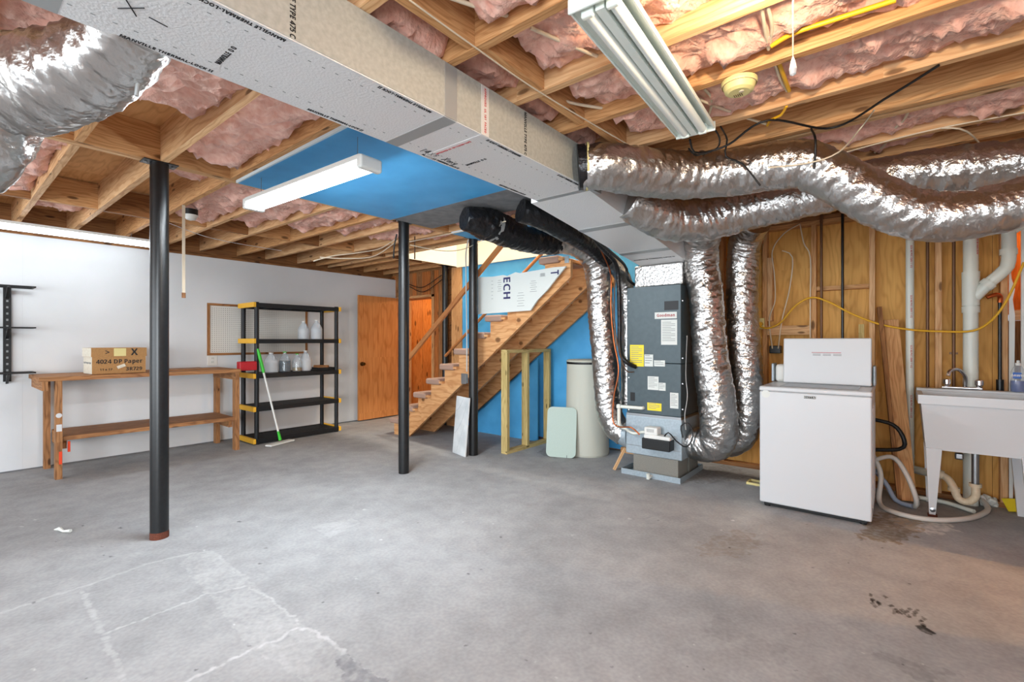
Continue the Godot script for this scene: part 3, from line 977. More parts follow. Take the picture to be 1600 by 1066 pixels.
# ================================================================ back wall
func build_back_wall() -> void:
	var w := struct("wall_back", "unfinished back wall of studs, plywood and boards")
	# boards about the doorway at the left end
	var bx := [-6.93, -6.81, -6.66]
	part("board", wb().lohi(Vector3(-6.93, 2.06, -5.20), Vector3(-6.10, 2.44, -5.17)), M.panel, w)
	var x := -6.78
	var k := 0
	while x < -5.80:
		var d := 0.10 + 0.05 * ((k * 7) % 3)
		part("board", wb().lohi(Vector3(x, 2.06, -5.165), Vector3(minf(x + d, -5.80) - 0.004, 2.44, -5.15 + 0.004 * (k % 2))), M.panel if k % 2 else M.dark, w)
		x += d
		k += 1
	for b in [[-5.78, -5.68, 0], [-5.675, -5.58, 1], [-5.55, -5.50, 0], [-5.38, -5.165, 2]]:
		part("board", wb().lohi(Vector3(b[0], 0.0, -5.17), Vector3(b[1], 2.44, -5.14)), [M.panel, M.dark, M.pine2][b[2]], w)
	part("wall_core", mb().lohi(Vector3(-5.80, 0.0, -5.45), Vector3(-2.2, 2.74, -5.20)), M.dark, w)
	part("wall_core", mb().lohi(Vector3(-6.95, 2.06, -5.45), Vector3(-5.80, 2.74, -5.205)), M.dark, w)
	part("wall_core", mb().lohi(Vector3(-6.95, 0.0, -5.45), Vector3(-6.76, 2.06, -5.205)), M.dark, w)
	# blue foam on the wall behind the stairs
	var z := -5.155
	for s in [[-5.155, -3.93], [-3.927, -2.72], [-2.717, -2.3]]:
		part("foam_sheet", mb().lohi(Vector3(s[0], 0.02, -5.198), Vector3(s[1], 2.44, z)), M.blue, w)
	# plywood sheets and studs to the right
	var px := [-2.3, -1.84, -0.62, 0.60, 0.69]
	for q in 4:
		part("plywood_sheet", wb().lohi(Vector3(px[q] + 0.001, 0.0, -5.40), Vector3(px[q + 1] - 0.001, 2.71, -5.372)), M.ply, w)
	for sx in [-2.28, -1.84, -1.43, -1.02, -0.605, -0.165, 0.274, 0.655]:
		part("stud", wb().lohi(Vector3(sx - 0.02, 0.04, -5.372), Vector3(sx + 0.02, 2.40, ZB)), M.pine2 if sx < -0.3 else M.pine, w)
	part("stud", wb().lohi(Vector3(-0.998, 1.50, -5.372), Vector3(-0.955, 2.13, ZB - 0.005)), M.pine, w)
	part("top_plate", wb().lohi(Vector3(-2.2, 2.40, -5.372), Vector3(0.70, 2.44, ZB)), M.pine2, w)
	part("top_plate", wb().lohi(Vector3(-2.2, 2.442, -5.372), Vector3(1.70, 2.48, ZB)), M.dark, w)
	part("bottom_plate", wb().lohi(Vector3(-2.2, 0.0, -5.372), Vector3(0.70, 0.04, ZB)), M.dark, w)
	part("blocking", wb().lohi(Vector3(-0.583, 1.775, -5.372), Vector3(-0.187, 1.812, ZB - 0.01)), M.pine2, w)
	part("blocking", wb().lohi(Vector3(-0.998, 1.36, -5.372), Vector3(-0.627, 1.45, ZB + 0.002)), M.pine, w)
	part("blocking", wb().lohi(Vector3(0.69, 1.46, -5.36), Vector3(1.7, 1.54, ZB - 0.02)), M.pine, w)
	part("plywood_sheet", wb().lohi(Vector3(0.69, 0.0, -5.42), Vector3(1.72, 1.46, -5.39)), M.dark, w)
	# torn drywall edge and the lit closet beyond it
	var poly := PackedVector2Array([Vector2(0.68, 0.0), Vector2(0.70, 0.0), Vector2(0.712, 1.5), Vector2(0.70, 1.62), Vector2(0.712, 1.7), Vector2(0.694, 1.78), Vector2(0.69, 1.86), Vector2(0.68, 1.86)])
	part("drywall_edge", mb().prism(poly, Vector3(0, 0, ZB + 0.012), Basis.IDENTITY, 0.014), M.drywall, w, "torn white drywall edge")
	part("drywall_sheet", mb().lohi(Vector3(0.735, 0.9, -5.22), Vector3(1.70, 2.30, -5.20)), M.drywall, w)
	part("closet_board", wb().lohi(Vector3(0.69, 1.54, -6.25), Vector3(1.72, 2.7, -6.2)), M.orange, w)
	part("closet_board", wb().lohi(Vector3(0.62, 0.0, -6.2), Vector3(0.66, 2.7, -5.43)), M.orange, w)
	part("closet_board", wb().lohi(Vector3(1.70, 0.0, -6.2), Vector3(1.74, 2.7, -5.5)), M.orange, w)
	part("closet_board", wb().lohi(Vector3(0.6, 2.71, -6.25), Vector3(1.75, 2.74, -5.4)), M.orange, w)

	# doorway trim and the open slab door against the white wall
	var tr := struct("trim_1", "wooden door casing")
	part("jamb", wb().lohi(Vector3(-5.86, 0, -5.44), Vector3(-5.80, 2.06, -5.15)), M.pine2, tr)
	part("jamb", wb().lohi(Vector3(-6.76, 0, -5.44), Vector3(-6.72, 2.06, -5.17)), M.pine2, tr)
	part("head", wb().lohi(Vector3(-6.76, 2.02, -5.44), Vector3(-5.80, 2.06, -5.15)), M.pine2, tr)
	var d := struct("door_1", "open orange wooden slab door against the white wall")
	var p := Vector3(-6.735, 0.0, -5.15)
	var dirv := Vector3(0.02, 0, 0.80).normalized()
	var bs := Basis(dirv, Vector3.UP, dirv.cross(Vector3.UP))
	part("leaf", mb().box(p + dirv * 0.40 + Vector3(0, 1.03, 0), Vector3(0.79, 2.02, 0.035), bs), M.door, d)
	var kn := p + dirv * 0.735 + Vector3(0.02, 0.93, 0)
	part("door_knob", mb().lathe(kn, [Vector2(0.034, 0.0), Vector2(0.034, 0.006), Vector2(0.012, 0.008), Vector2(0.012, 0.03), Vector2(0.022, 0.036), Vector2(0.029, 0.048), Vector2(0.026, 0.06), Vector2(0.0, 0.065)], 18, Basis(Vector3(0, 0, 1), Vector3(1, 0, 0), Vector3(0, 1, 0))), M.brass, d, "brass knob")
	part("hinge", mb().rod(p + Vector3(0.03, 0.3, 0), p + Vector3(0.03, 0.39, 0), 0.007), M.brass, d)
	part("hinge", mb().rod(p + Vector3(0.03, 1.7, 0), p + Vector3(0.03, 1.79, 0), 0.007), M.brass, d)

# ================================================================ columns
func build_columns() -> void:
	var spots := [[-3.785, -0.965, H, "black steel column with rusty foot beside the workbench"], [-3.77, -2.956, H, "black steel column standing clear in front of the slab door"], [-3.745, -3.92, H, "black steel column beside the stairs with white conduit clipped to it"], [-5.44, -5.06, 2.47, "thin black steel column against the boarded back wall behind the stair rail"]]
	for q in spots:
		var o := thing("steel_column", q[3], "column", Vector3(q[0], 0, q[1]), "black steel columns")
		var r := 0.052 if q[1] > -4.5 else 0.045
		var b := Vector3(q[0], 0, q[1])
		part("shaft", mb().lathe(b, [Vector2(r, 0.0), Vector2(r, q[2] - 0.006)], 32), M.iron, o)
		part("cap_plate", mb().box(b + Vector3(0, q[2] - 0.003, 0), Vector3(0.11, 0.006, 0.19)), M.iron, o)
		if q[1] > -4.5:
			part("cap_bolt", mb().rod(b + Vector3(0, q[2] - 0.014, 0.078), b + Vector3(0, q[2] - 0.004, 0.078), 0.012, 6), M.steel, o)
			part("cap_bolt", mb().rod(b + Vector3(0, q[2] - 0.014, -0.078), b + Vector3(0, q[2] - 0.004, -0.078), 0.012, 6), M.steel, o)
		if q[1] > -1.5:
			part("rust_patch", mb().lathe(b, [Vector2(r + 0.0008, 0.0), Vector2(r + 0.0012, 0.02), Vector2(r + 0.0006, 0.045)], 32), M.rust, o, "rusty foot")
	# white conduit down the third column
	var c := Vector3(-3.745, 0, -3.92)
	cable("white conduit clipped down the black column beside the stairs", [c + Vector3(0.02, 2.44, 0.10), c + Vector3(-0.03, 2.30, 0.09), c + Vector3(-0.06, 2.1, 0.06), c + Vector3(-0.065, 1.4, 0.04), c + Vector3(-0.065, 0.95, 0.04)], 0.008, M.cord_grey)
	var ob := thing("outlet_box", "small metal outlet box on the black column beside the stairs", "outlet box", c + Vector3(-0.075, 0.82, 0.05))
	part("case", mb().rbox(c + Vector3(-0.085, 0.87, 0.05), Vector3(0.06, 0.11, 0.045), 0.006), M.galv, ob)
	part("cover", mb().rbox(c + Vector3(-0.085, 0.87, 0.075), Vector3(0.07, 0.12, 0.006), 0.002), M.steel, ob)

# ================================================================ ducts
func flex_duct(label: String, path: Array, rad: Array, mat: Material, seed_: int, crumple := 1.0) -> Node3D:
	var o := thing("flexible_duct", label, "duct", path[0])
	part("jacket", flex(path, rad, seed_, crumple), mat, o)
	return o
func build_ducts() -> void:
	var o := thing("trunk_duct", "long rectangular foil faced duct with printed lettering running to the air handler", "duct", Vector3(-1.675, 2.244, -1.0))
	var z := 2.2
	var yb := 2.244
	while z > -2.55:
		var z2 := maxf(z - 1.2, -2.6)
		part("duct_section", mb().lohi(Vector3(-1.88, yb, z2 + 0.0015), Vector3(-1.472, H - 0.002, z - 0.0015)), M.ductboard, o)
		part("side_facing", mb().lohi(Vector3(-1.4725, yb + 0.004, z2 + 0.0015), Vector3(-1.469, H - 0.002, z - 0.0015)), M.foil_mirror_tone, o, "foil side with reflected wood tone put into the colour")
		part("seam_tape", mb().lohi(Vector3(-1.879, yb - 0.0012, z2 - 0.035), Vector3(-1.474, yb, z2 + 0.035)).lohi(Vector3(-1.470, yb + 0.001, z2 - 0.035), Vector3(-1.4678, H - 0.004, z2 + 0.035)), M.tape, o)
		for k in 2:
			var zt := z - 0.30 - 0.6 * k
			if zt > z2 + 0.05:
				words("MANVILLE THERMAL-LOCK II", 0.015, Vector3(-1.858, yb - 0.0008, zt), Vector3(0, 0, -1), Vector3(1, 0, 0), M.ink, o, "lettering", 0.9)
				words("MANVILLE THERMAL-LOCK II", 0.015, Vector3(-1.49, yb - 0.0008, zt - 0.08), Vector3(0, 0, 1), Vector3(-1, 0, 0), M.ink, o, "lettering", 0.9)
		words("MANVILLE TYPE 475 C", 0.018, Vector3(-1.4682, yb + 0.115, z - 0.52), Vector3(0, -1, 0), Vector3(0, 0, -1), M.ink, o, "lettering", 0.85)
		words("MANVILLE  O O", 0.017, Vector3(-1.72, yb - 0.0008, z - 0.42), Vector3(1, 0, 0), Vector3(0, 0, 1), M.ink, o, "lettering", 0.85)
		var st := mb()
		for k in 22:
			st.box(Vector3(-1.80, yb - 0.0008, z - 0.05 - k * 0.05), Vector3(0.002, 0.001, 0.011))
			st.box(Vector3(-1.535, yb - 0.0008, z - 0.06 - k * 0.05), Vector3(0.002, 0.001, 0.011))
		part("staple_row", st, M.grey_print, o).set_meta("kind", "stuff")
		z = z2
	# red printed strip across the bottom, and the tape patch with it
	part("printed_tape", mb().lohi(Vector3(-1.879, yb - 0.0014, -1.64), Vector3(-1.474, yb - 0.0002, -1.59)).lohi(Vector3(-1.470, yb, -1.64), Vector3(-1.4674, H - 0.004, -1.59)), M.ductboard, o)
	words("APPROVED  UL 181  FACED", 0.012, Vector3(-1.4670, yb + 0.115, -1.615), Vector3(0, -1, 0), Vector3(0, 0, -1), M.red_ink, o)
	words("APPROVED UL 181 FACED TAPE", 0.012, Vector3(-1.68, yb - 0.0018, -1.615), Vector3(1, 0, 0), Vector3(0, 0, 1), M.red_ink, o)
	# felt pen marks: strokes "14x8" and a scrawl
	var pen := mb()
	var q0 := py(660, 235, yb - 0.001)
	var e1 := Vector3(0.0, 0, -0.012)      # reading direction (away from the camera)
	var e2 := Vector3(0.012, 0, 0.0)       # up of the letters
	var strokes := [[[0, 0], [0.3, 5]], [[3.6, 0], [3.8, 5]], [[3.8, 5], [1.8, 1.8], [4.6, 2.0]], [[5.4, 0], [8, 4.2]], [[5.6, 4.2], [7.8, 0]], [[9.2, 4.5], [8.8, 3], [10.6, 1.6], [10, 0.1], [8.9, 1.2], [10.8, 3.6], [9.2, 4.5]],
		[[16, 5], [18, 0]], [[18.4, 5], [15.4, 0]], [[19.4, 2.6], [19.3, 0.6], [20.6, 0.4], [20.8, 2.6], [19.4, 2.8]], [[21.6, 0.2], [21.8, 2.6], [23, 2.2], [23.2, 0.2]], [[24, 2.6], [24.8, 0.6], [26, 3.0]], [[26, 3], [25, -2.2]]]
	for s in strokes:
		var pts: Array = []
		for w in s:
			pts.append(q0 + e1 * w[0] * 0.75 + e2 * (w[1] - 2.0) * 0.75)
		pen.tube(pts, [0.0016], 4)
	part("pen_marks", pen, M.ink, o).set_meta("kind", "stuff")
	var pen2 := mb()
	var q1 := py(190, 12, yb - 0.001)
	for s in [[[-6, 1], [-4, 3], [-5, 0], [-3, 2], [-2, 0]], [[0, 4], [3, -1]], [[3.4, 4], [-0.5, -1]], [[5, 1], [9, 0.2]]]:
		var pts: Array = []
		for w in s:
			pts.append(q1 + e1 * w[0] + e2 * w[1])
		pen2.tube(pts, [0.0018], 4)
	part("pen_marks", pen2, M.ink, o).set_meta("kind", "stuff")
	# the last section slopes down to the plenum
	var poly := PackedVector2Array([Vector2(2.602, 2.472), Vector2(2.602, 2.244), Vector2(4.40, 2.03), Vector2(4.86, 2.03), Vector2(4.86, 2.472)])
	part("sloped_section", mb().prism(poly, Vector3(-1.49, 0, 0), Basis(Vector3(0, 0, -1), Vector3.UP, Vector3(1, 0, 0)), 0.45), M.ductboard, o)
	for t in [[-3.25, 2.167], [-3.95, 2.083]]:
		part("seam_tape", mb().box(Vector3(-1.715, t[1] - 0.0015, t[0]), Vector3(0.452, 0.002, 0.07), Basis(Vector3.RIGHT, -0.1185)), M.tape, o)
	words("MANVILLE THERMAL-LOCK II", 0.020, Vector3(-1.72, 2.054, -4.18), Vector3(1, 0, -0.05), Vector3(0, 0.12, 1), M.ink, o)
	part("patch", mb().lohi(Vector3(-1.56, 2.243, -2.72), Vector3(-1.468, 2.30, -2.60)), M.tape, o)

	# foil jacketed flexible ducts
	var a := flex_duct("foil flexible duct leaving the trunk duct and sagging across in front of the pipes", [Vector3(-1.44, 2.325, -2.45), Vector3(-1.33, 2.325, -2.52), Vector3(-1.20, 2.325, -2.72), Vector3(-1.0, 2.32, -2.95), Vector3(-0.76, 2.315, -3.06), Vector3(-0.43, 2.30, -3.10), Vector3(-0.25, 2.19, -3.13), Vector3(-0.08, 2.05, -3.18), Vector3(0.10, 1.945, -3.22), Vector3(0.29, 1.925, -3.24), Vector3(0.50, 1.965, -3.26), Vector3(0.85, 2.08, -3.30), Vector3(1.55, 2.25, -3.4)], [0.118, 0.135, 0.138, 0.135, 0.13, 0.12, 0.125, 0.12, 0.112, 0.108, 0.115, 0.12, 0.12], M.foil, 201, 1.0)
	band(a, Vector3(-1.425, 2.335, -2.465), Vector3(0.9, 0, -0.6), 0.137, 0.012, M.beige)
	part("black_collar", flex([Vector3(-1.468, 2.33, -2.43), Vector3(-1.43, 2.333, -2.455)], [0.125, 0.130], 5, 0.6), M.black_foil, a, "dark tape collar")
	part("tie_wire", mb().tube(curve([Vector3(-0.36, 2.46, -3.04), Vector3(-0.33, 2.36, -2.955), Vector3(-0.34, 2.22, -2.985)], 0.03), [0.006], 6), M.black, a, "black tie")
	flex_duct("foil flexible duct running behind the sagging one from the sloped end of the trunk duct", [Vector3(-1.47, 2.30, -3.12), Vector3(-1.40, 2.25, -3.22), Vector3(-1.28, 2.19, -3.42), Vector3(-1.08, 2.19, -3.58), Vector3(-0.82, 2.24, -3.68), Vector3(-0.39, 2.27, -3.70), Vector3(0.0, 2.30, -3.71), Vector3(0.28, 2.28, -3.71), Vector3(0.60, 2.25, -3.72), Vector3(1.5, 2.25, -3.75)], [0.13, 0.15, 0.15, 0.135, 0.125, 0.125, 0.13, 0.13, 0.13, 0.13], M.foil, 211)
	flex_duct("wide foil flexible duct standing close at the right side of the air handler", [Vector3(-1.22, 2.33, -4.13), Vector3(-1.36, 2.22, -4.38), Vector3(-1.39, 2.0, -4.47), Vector3(-1.35, 1.7, -4.48), Vector3(-1.32, 1.2, -4.50), Vector3(-1.26, 0.75, -4.50), Vector3(-1.24, 0.52, -4.50), Vector3(-1.28, 0.37, -4.52), Vector3(-1.40, 0.33, -4.55), Vector3(-1.505, 0.35, -4.56)], [0.13, 0.15, 0.148, 0.145, 0.14, 0.145, 0.15, 0.155, 0.15, 0.14], M.foil, 221)
	flex_duct("foil flexible duct standing upright farther out between air handler and washer", [Vector3(-0.95, 2.34, -4.55), Vector3(-1.06, 2.24, -4.70), Vector3(-1.11, 2.0, -4.77), Vector3(-1.11, 1.5, -4.78), Vector3(-1.08, 1.02, -4.78), Vector3(-1.07, 0.65, -4.78), Vector3(-1.12, 0.42, -4.80), Vector3(-1.25, 0.32, -4.83), Vector3(-1.40, 0.31, -4.84), Vector3(-1.505, 0.34, -4.84)], [0.12, 0.13, 0.132, 0.13, 0.13, 0.132, 0.13, 0.122, 0.12, 0.12], M.foil, 231)
	flex_duct("foil flexible duct hanging at the left side of the air handler beside the tank", [Vector3(-2.60, 2.29, -3.92), Vector3(-2.48, 2.27, -4.14), Vector3(-2.41, 2.12, -4.34), Vector3(-2.40, 1.85, -4.40), Vector3(-2.38, 1.5, -4.42), Vector3(-2.34, 1.1, -4.42), Vector3(-2.32, 0.75, -4.42), Vector3(-2.29, 0.56, -4.42), Vector3(-2.22, 0.42, -4.43), Vector3(-2.13, 0.355, -4.44)], [0.115, 0.125, 0.13, 0.125, 0.13, 0.13, 0.128, 0.125, 0.125, 0.12], M.foil, 241)
	flex_duct("black flexible duct dropping from the ceiling to the left foil duct", [Vector3(-2.84, 2.34, -2.86), Vector3(-2.80, 2.33, -2.98), Vector3(-2.77, 2.31, -3.22), Vector3(-2.70, 2.26, -3.52), Vector3(-2.66, 2.26, -3.75), Vector3(-2.60, 2.285, -3.93)], [0.09, 0.13, 0.125, 0.115, 0.11, 0.11], M.black_foil, 251, 1.5)
	one("tape_wrap", "silver tape wrapped round the black duct below the ceiling", "tape", mb().tube([Vector3(-2.785, 2.322, -3.10), Vector3(-2.775, 2.312, -3.18)], [0.137], 28, false), M.tape, Vector3(-2.78, 2.31, -3.14))
	flex_duct("black flexible duct beside the trunk duct above the stairs", [Vector3(-2.36, 2.355, -3.02), Vector3(-2.28, 2.32, -3.2), Vector3(-2.22, 2.24, -3.55), Vector3(-2.22, 2.19, -3.9), Vector3(-2.21, 2.1, -4.2)], [0.09, 0.09, 0.085, 0.08, 0.08], M.black_foil, 261, 0.8)
	flex_duct("narrow foil duct hanging behind the left duct against the air handler", [Vector3(-2.21, 2.10, -4.2), Vector3(-2.19, 1.95, -4.52), Vector3(-2.18, 1.6, -4.62), Vector3(-2.18, 1.0, -4.62), Vector3(-2.17, 0.62, -4.60)], [0.075, 0.075, 0.07, 0.07, 0.07], M.foil, 271)
	flex_duct("fat foil flexible duct leaving the near left side of the trunk duct", [Vector3(-1.90, 2.33, -0.42), Vector3(-2.05, 2.28, -0.40), Vector3(-2.30, 2.23, -0.30), Vector3(-2.60, 2.25, -0.18), Vector3(-3.2, 2.33, 0.05)], [0.10, 0.135, 0.16, 0.16, 0.15], M.foil, 281, 1.2)
	flex_duct("fat foil flexible duct curving down below the near joists", [Vector3(-2.62, 2.36, -0.02), Vector3(-2.66, 2.20, -0.13), Vector3(-2.74, 2.03, -0.09), Vector3(-2.86, 1.90, 0.05), Vector3(-3.1, 1.80, 0.35)], [0.13, 0.15, 0.155, 0.15, 0.15], M.foil, 291, 1.2)
	# frayed foil strip hanging from the trunk duct
	var sp := py(213, 72, 2.30)
	one("foil_strip", "frayed strip of foil tape dangling beside the near joist", "tape strip", mb().tube(curve([sp, sp + Vector3(0.0, -0.05, 0.004), sp + Vector3(-0.004, -0.10, -0.006), sp + Vector3(0.002, -0.17, 0.0)], 0.01), [0.006, 0.008, 0.007, 0.01, 0.008, 0.011, 0.007], 5), M.tape, sp)

# ================================================================ stairs and what stands round them
func build_stairs() -> void:
	var o := thing("staircase", "open wooden stairs with carpeted treads and saw-tooth stringers against the blue wall", "stairs", Vector3(-5.3, 0, -4.6))
	var x0 := -5.47
	var run := 0.2565
	var y0 := 0.21
	var rise := 0.1945
	var steps := 13
	var bx := Basis.IDENTITY
	for zs in [-4.10, -4.56, -5.05]:
		var poly := PackedVector2Array()
		poly.append(Vector2(x0 + 0.34, 0.0))
		poly.append(Vector2(x0 + 0.03, 0.0))
		for k in 11:
			poly.append(Vector2(x0 + 0.03 + run * k, y0 - 0.03 + rise * k))
			poly.append(Vector2(x0 + 0.03 + run * (k + 1), y0 - 0.03 + rise * k))
		poly.append(Vector2(-2.56, 2.12))
		poly.append(Vector2(-2.56, 1.95))
		part("stringer", wb().prism(poly, Vector3(0, 0, zs), bx, 0.04), M.stair, o)
	for k in steps:
		var x := x0 + run * k
		var y := y0 + rise * k
		if k > 10:
			break
		part("tread", wb().lohi(Vector3(x, y - 0.03, -5.10), Vector3(x + run + 0.02, y - 0.002, -4.06)), M.stair, o)
		part("carpet_pad", mb().rbox(Vector3(x + 0.10, y - 0.012, -4.58), Vector3(0.255, 0.075, 1.06), 0.024), M.carpet, o, "brown carpet wrapped over the tread")
	# rail on the near side with its newel, and rail on the wall
	part("handrail", wb().beam(Vector3(-5.13, 1.01, -4.05), Vector3(-3.40, 2.40, -4.05), 0.032, 0.055), M.rail, o)
	part("newel_post", wb().lohi(Vector3(-5.15, 0.30, -4.075), Vector3(-5.11, 1.03, -4.04)), M.rail, o)
	part("wall_handrail", mb().tube([Vector3(-5.36, 1.07, -4.99), Vector3(-3.2, 2.69, -4.99)], [0.021], 12), M.rail, o)
	for t in [0.08, 0.5]:
		var p := Vector3(-5.36, 1.07, -4.99).lerp(Vector3(-3.2, 2.69, -4.99), t)
		part("rail_bracket", mb().tube(curve([p + Vector3(0, -0.02, 0), p + Vector3(0, -0.06, -0.03), p + Vector3(0, -0.07, -0.155)], 0.02), [0.008], 8), M.black, o)
	part("joist_hanger", mb().box(Vector3(-2.60, 2.13, -4.094), Vector3(0.05, 0.07, 0.006)), M.galv, o)

	# printed foam panel across the open side of the stairs
	var p := thing("insulation_panel", "white printed foam panel with navy letters fixed beside the stairs", "panel", Vector3(-3.3, 1.62, -4.06))
	var poly := PackedVector2Array([Vector2(-3.78, 1.612), Vector2(-3.02, 1.625), Vector2(-2.99, 1.66), Vector2(-2.93, 1.73), Vector2(-2.80, 1.83), Vector2(-2.70, 1.93), Vector2(-2.575, 2.05), Vector2(-2.72, 2.055), Vector2(-3.16, 2.035), Vector2(-3.22, 2.05), Vector2(-3.34, 2.02), Vector2(-3.40, 2.035), Vector2(-3.56, 2.03), Vector2(-3.78, 2.045)])
	part("sheet", mb().prism(poly, Vector3(0, 0, -4.035), bx, 0.02), M.label_white, p)
	words("ECH", 0.098, Vector3(-3.345, 1.885, -4.033), Vector3(0, -1, 0), Vector3(1, 0, 0), M.navy, p, "lettering", 1.0)
	words("T", 0.098, Vector3(-2.71, 2.0, -4.033), Vector3(0, -1, 0), Vector3(1, 0, 0), M.navy, p, "lettering", 0.7)
	for q in [[-3.56, 1.88, 0.03, 0.2], [-3.15, 1.75, 0.10, 0.14], [-2.98, 1.88, 0.09, 0.11], [-2.86, 1.99, 0.07, 0.03], [-3.45, 1.92, 0.06, 0.12]]:
		var m := mb()
		for k in 6:
			m.box(Vector3(q[0], q[1] + q[3] * (0.5 - k / 5.0), -4.0345), Vector3(q[2] * (1.0 if k % 2 else 0.7), 0.004, 0.001))
		part("print_lines", m, M.grey_print, p)

	# loose stud frame under the stairs
	var f := thing("stud_frame", "small frame of pale treated lumber standing under the stairs", "frame", Vector3(-3.5, 0, -4.6))
	part("post", wb().lohi(Vector3(-3.545, 0.038, -4.22), Vector3(-3.457, 1.16, -4.175)), M.treated, f)
	part("post", wb().lohi(Vector3(-3.545, 0.038, -4.60), Vector3(-3.457, 1.16, -4.56)), M.treated, f)
	part("post", wb().lohi(Vector3(-3.545, 0.038, -5.06), Vector3(-3.457, 1.16, -5.02)), M.treated, f)
	part("top_plate", wb().lohi(Vector3(-3.545, 1.161, -5.06), Vector3(-3.457, 1.20, -4.175)), M.treated, f)
	part("bottom_plate", wb().lohi(Vector3(-3.545, 0.0, -5.06), Vector3(-3.457, 0.037, -4.175)), M.treated, f)

	# blue foam sheet leaning behind the frame
	one("foam_board", "loose blue foam sheet standing behind the stud frame under the stairs", "insulation board", mb().prism(PackedVector2Array([Vector2(-4.66, 0.0), Vector2(-3.60, 0.0), Vector2(-3.60, 1.07), Vector2(-4.66, 0.25)]), Vector3(0, 0, -4.965), Basis.IDENTITY, 0.02), M.blue, Vector3(-4.12, 0, -4.97))

	# marble slab leaning on the column
	var mdir := (Vector3(-3.69, 0, -3.80) - Vector3(-4.05, 0, -3.90)).normalized()
	var lean := Vector3(0.02, 0.66, -0.05).normalized()
	var mbs := Basis(mdir, lean, mdir.cross(lean).normalized())
	var ms := thing("marble_slab", "white veined marble slab leaning against the black column", "slab", Vector3(-3.86, 0, -3.84))
	var mc := Vector3(-3.865, 0.33, -3.845)
	part("slab", mb().rbox(mc, Vector3(0.29, 0.66, 0.018), 0.003, mbs, 1), M.marble, ms)
	var vein := mb()
	for vv in [[[-0.12, -0.1], [-0.02, 0.0], [0.05, 0.12], [0.11, 0.26]], [[-0.05, -0.3], [0.02, -0.12], [0.08, 0.02]], [[-0.13, 0.16], [-0.06, 0.2], [0.02, 0.31]]]:
		var pts: Array = []
		for q in vv:
			pts.append(mc + mbs * Vector3(q[0], q[1], 0.009))
		vein.tube(curve(pts, 0.03), [0.0012], 4)
	part("vein", vein, M.vein, ms)

	# brine tank and the oval panel leaning on it
	var t := thing("brine_tank", "tall round grey beige tank with dark rim beside the left foil duct", "tank", Vector3(-2.76, 0, -4.80))
	var tc := Vector3(-2.79, 0, -4.83)
	part("body", mb().lathe(tc, [Vector2(0.0, 0.0), Vector2(0.245, 0.0), Vector2(0.252, 0.02), Vector2(0.235, 1.035)], 40), M.tank, t)
	part("rim", mb().lathe(tc, [Vector2(0.235, 1.035), Vector2(0.238, 1.036), Vector2(0.238, 1.058), Vector2(0.230, 1.060)], 40), M.black, t, "black rim")
	part("lid", mb().lathe(tc, [Vector2(0.238, 1.060), Vector2(0.240, 1.075), Vector2(0.22, 1.086), Vector2(0.0, 1.09)], 40), M.tank, t)
	var cdir := (Vector3(-2.735, 0, -4.545) - Vector3(-3.06, 0, -4.42)).normalized()
	var cup := Vector3(-0.02, 0.55, -0.09).normalized()
	var cn := cdir.cross(cup).normalized()
	cup = cn.cross(cdir)
	var cb := Basis(cdir, cup, cn)
	var rp := PackedVector2Array()
	for k in 4:
		var cc: Vector2 = [Vector2(0.11, 0.22), Vector2(-0.11, 0.22), Vector2(-0.11, -0.22), Vector2(0.11, -0.22)][k]
		for j in 7:
			var a := PI * 0.5 * (k + j / 6.0)
			rp.append(cc + Vector2(cos(a), sin(a)) * 0.058)
	var cv := thing("cover_panel", "pale green rounded panel leaning against the tank", "panel", Vector3(-2.92, 0, -4.47))
	part("sheet", mb().prism(rp, Vector3(-2.915, 0.278, -4.475), cb, 0.014), M.sage, cv)
	part("notch", mb().box(Vector3(-2.915, 0.278, -4.475) + cdir * 0.07 - cup * 0.265, Vector3(0.004, 0.03, 0.004), cb), M.hole, cv)
	# grout puddle mark is on the slab itself; the trim below the wall
	part("base_board", wb().lohi(Vector3(-2.5, 0.0, -5.15), Vector3(-2.2, 0.06, -5.10)), M.pine2, thing("wood_block", "short wooden board on the floor behind the left foil duct", "board", Vector3(-2.35, 0, -5.12)))

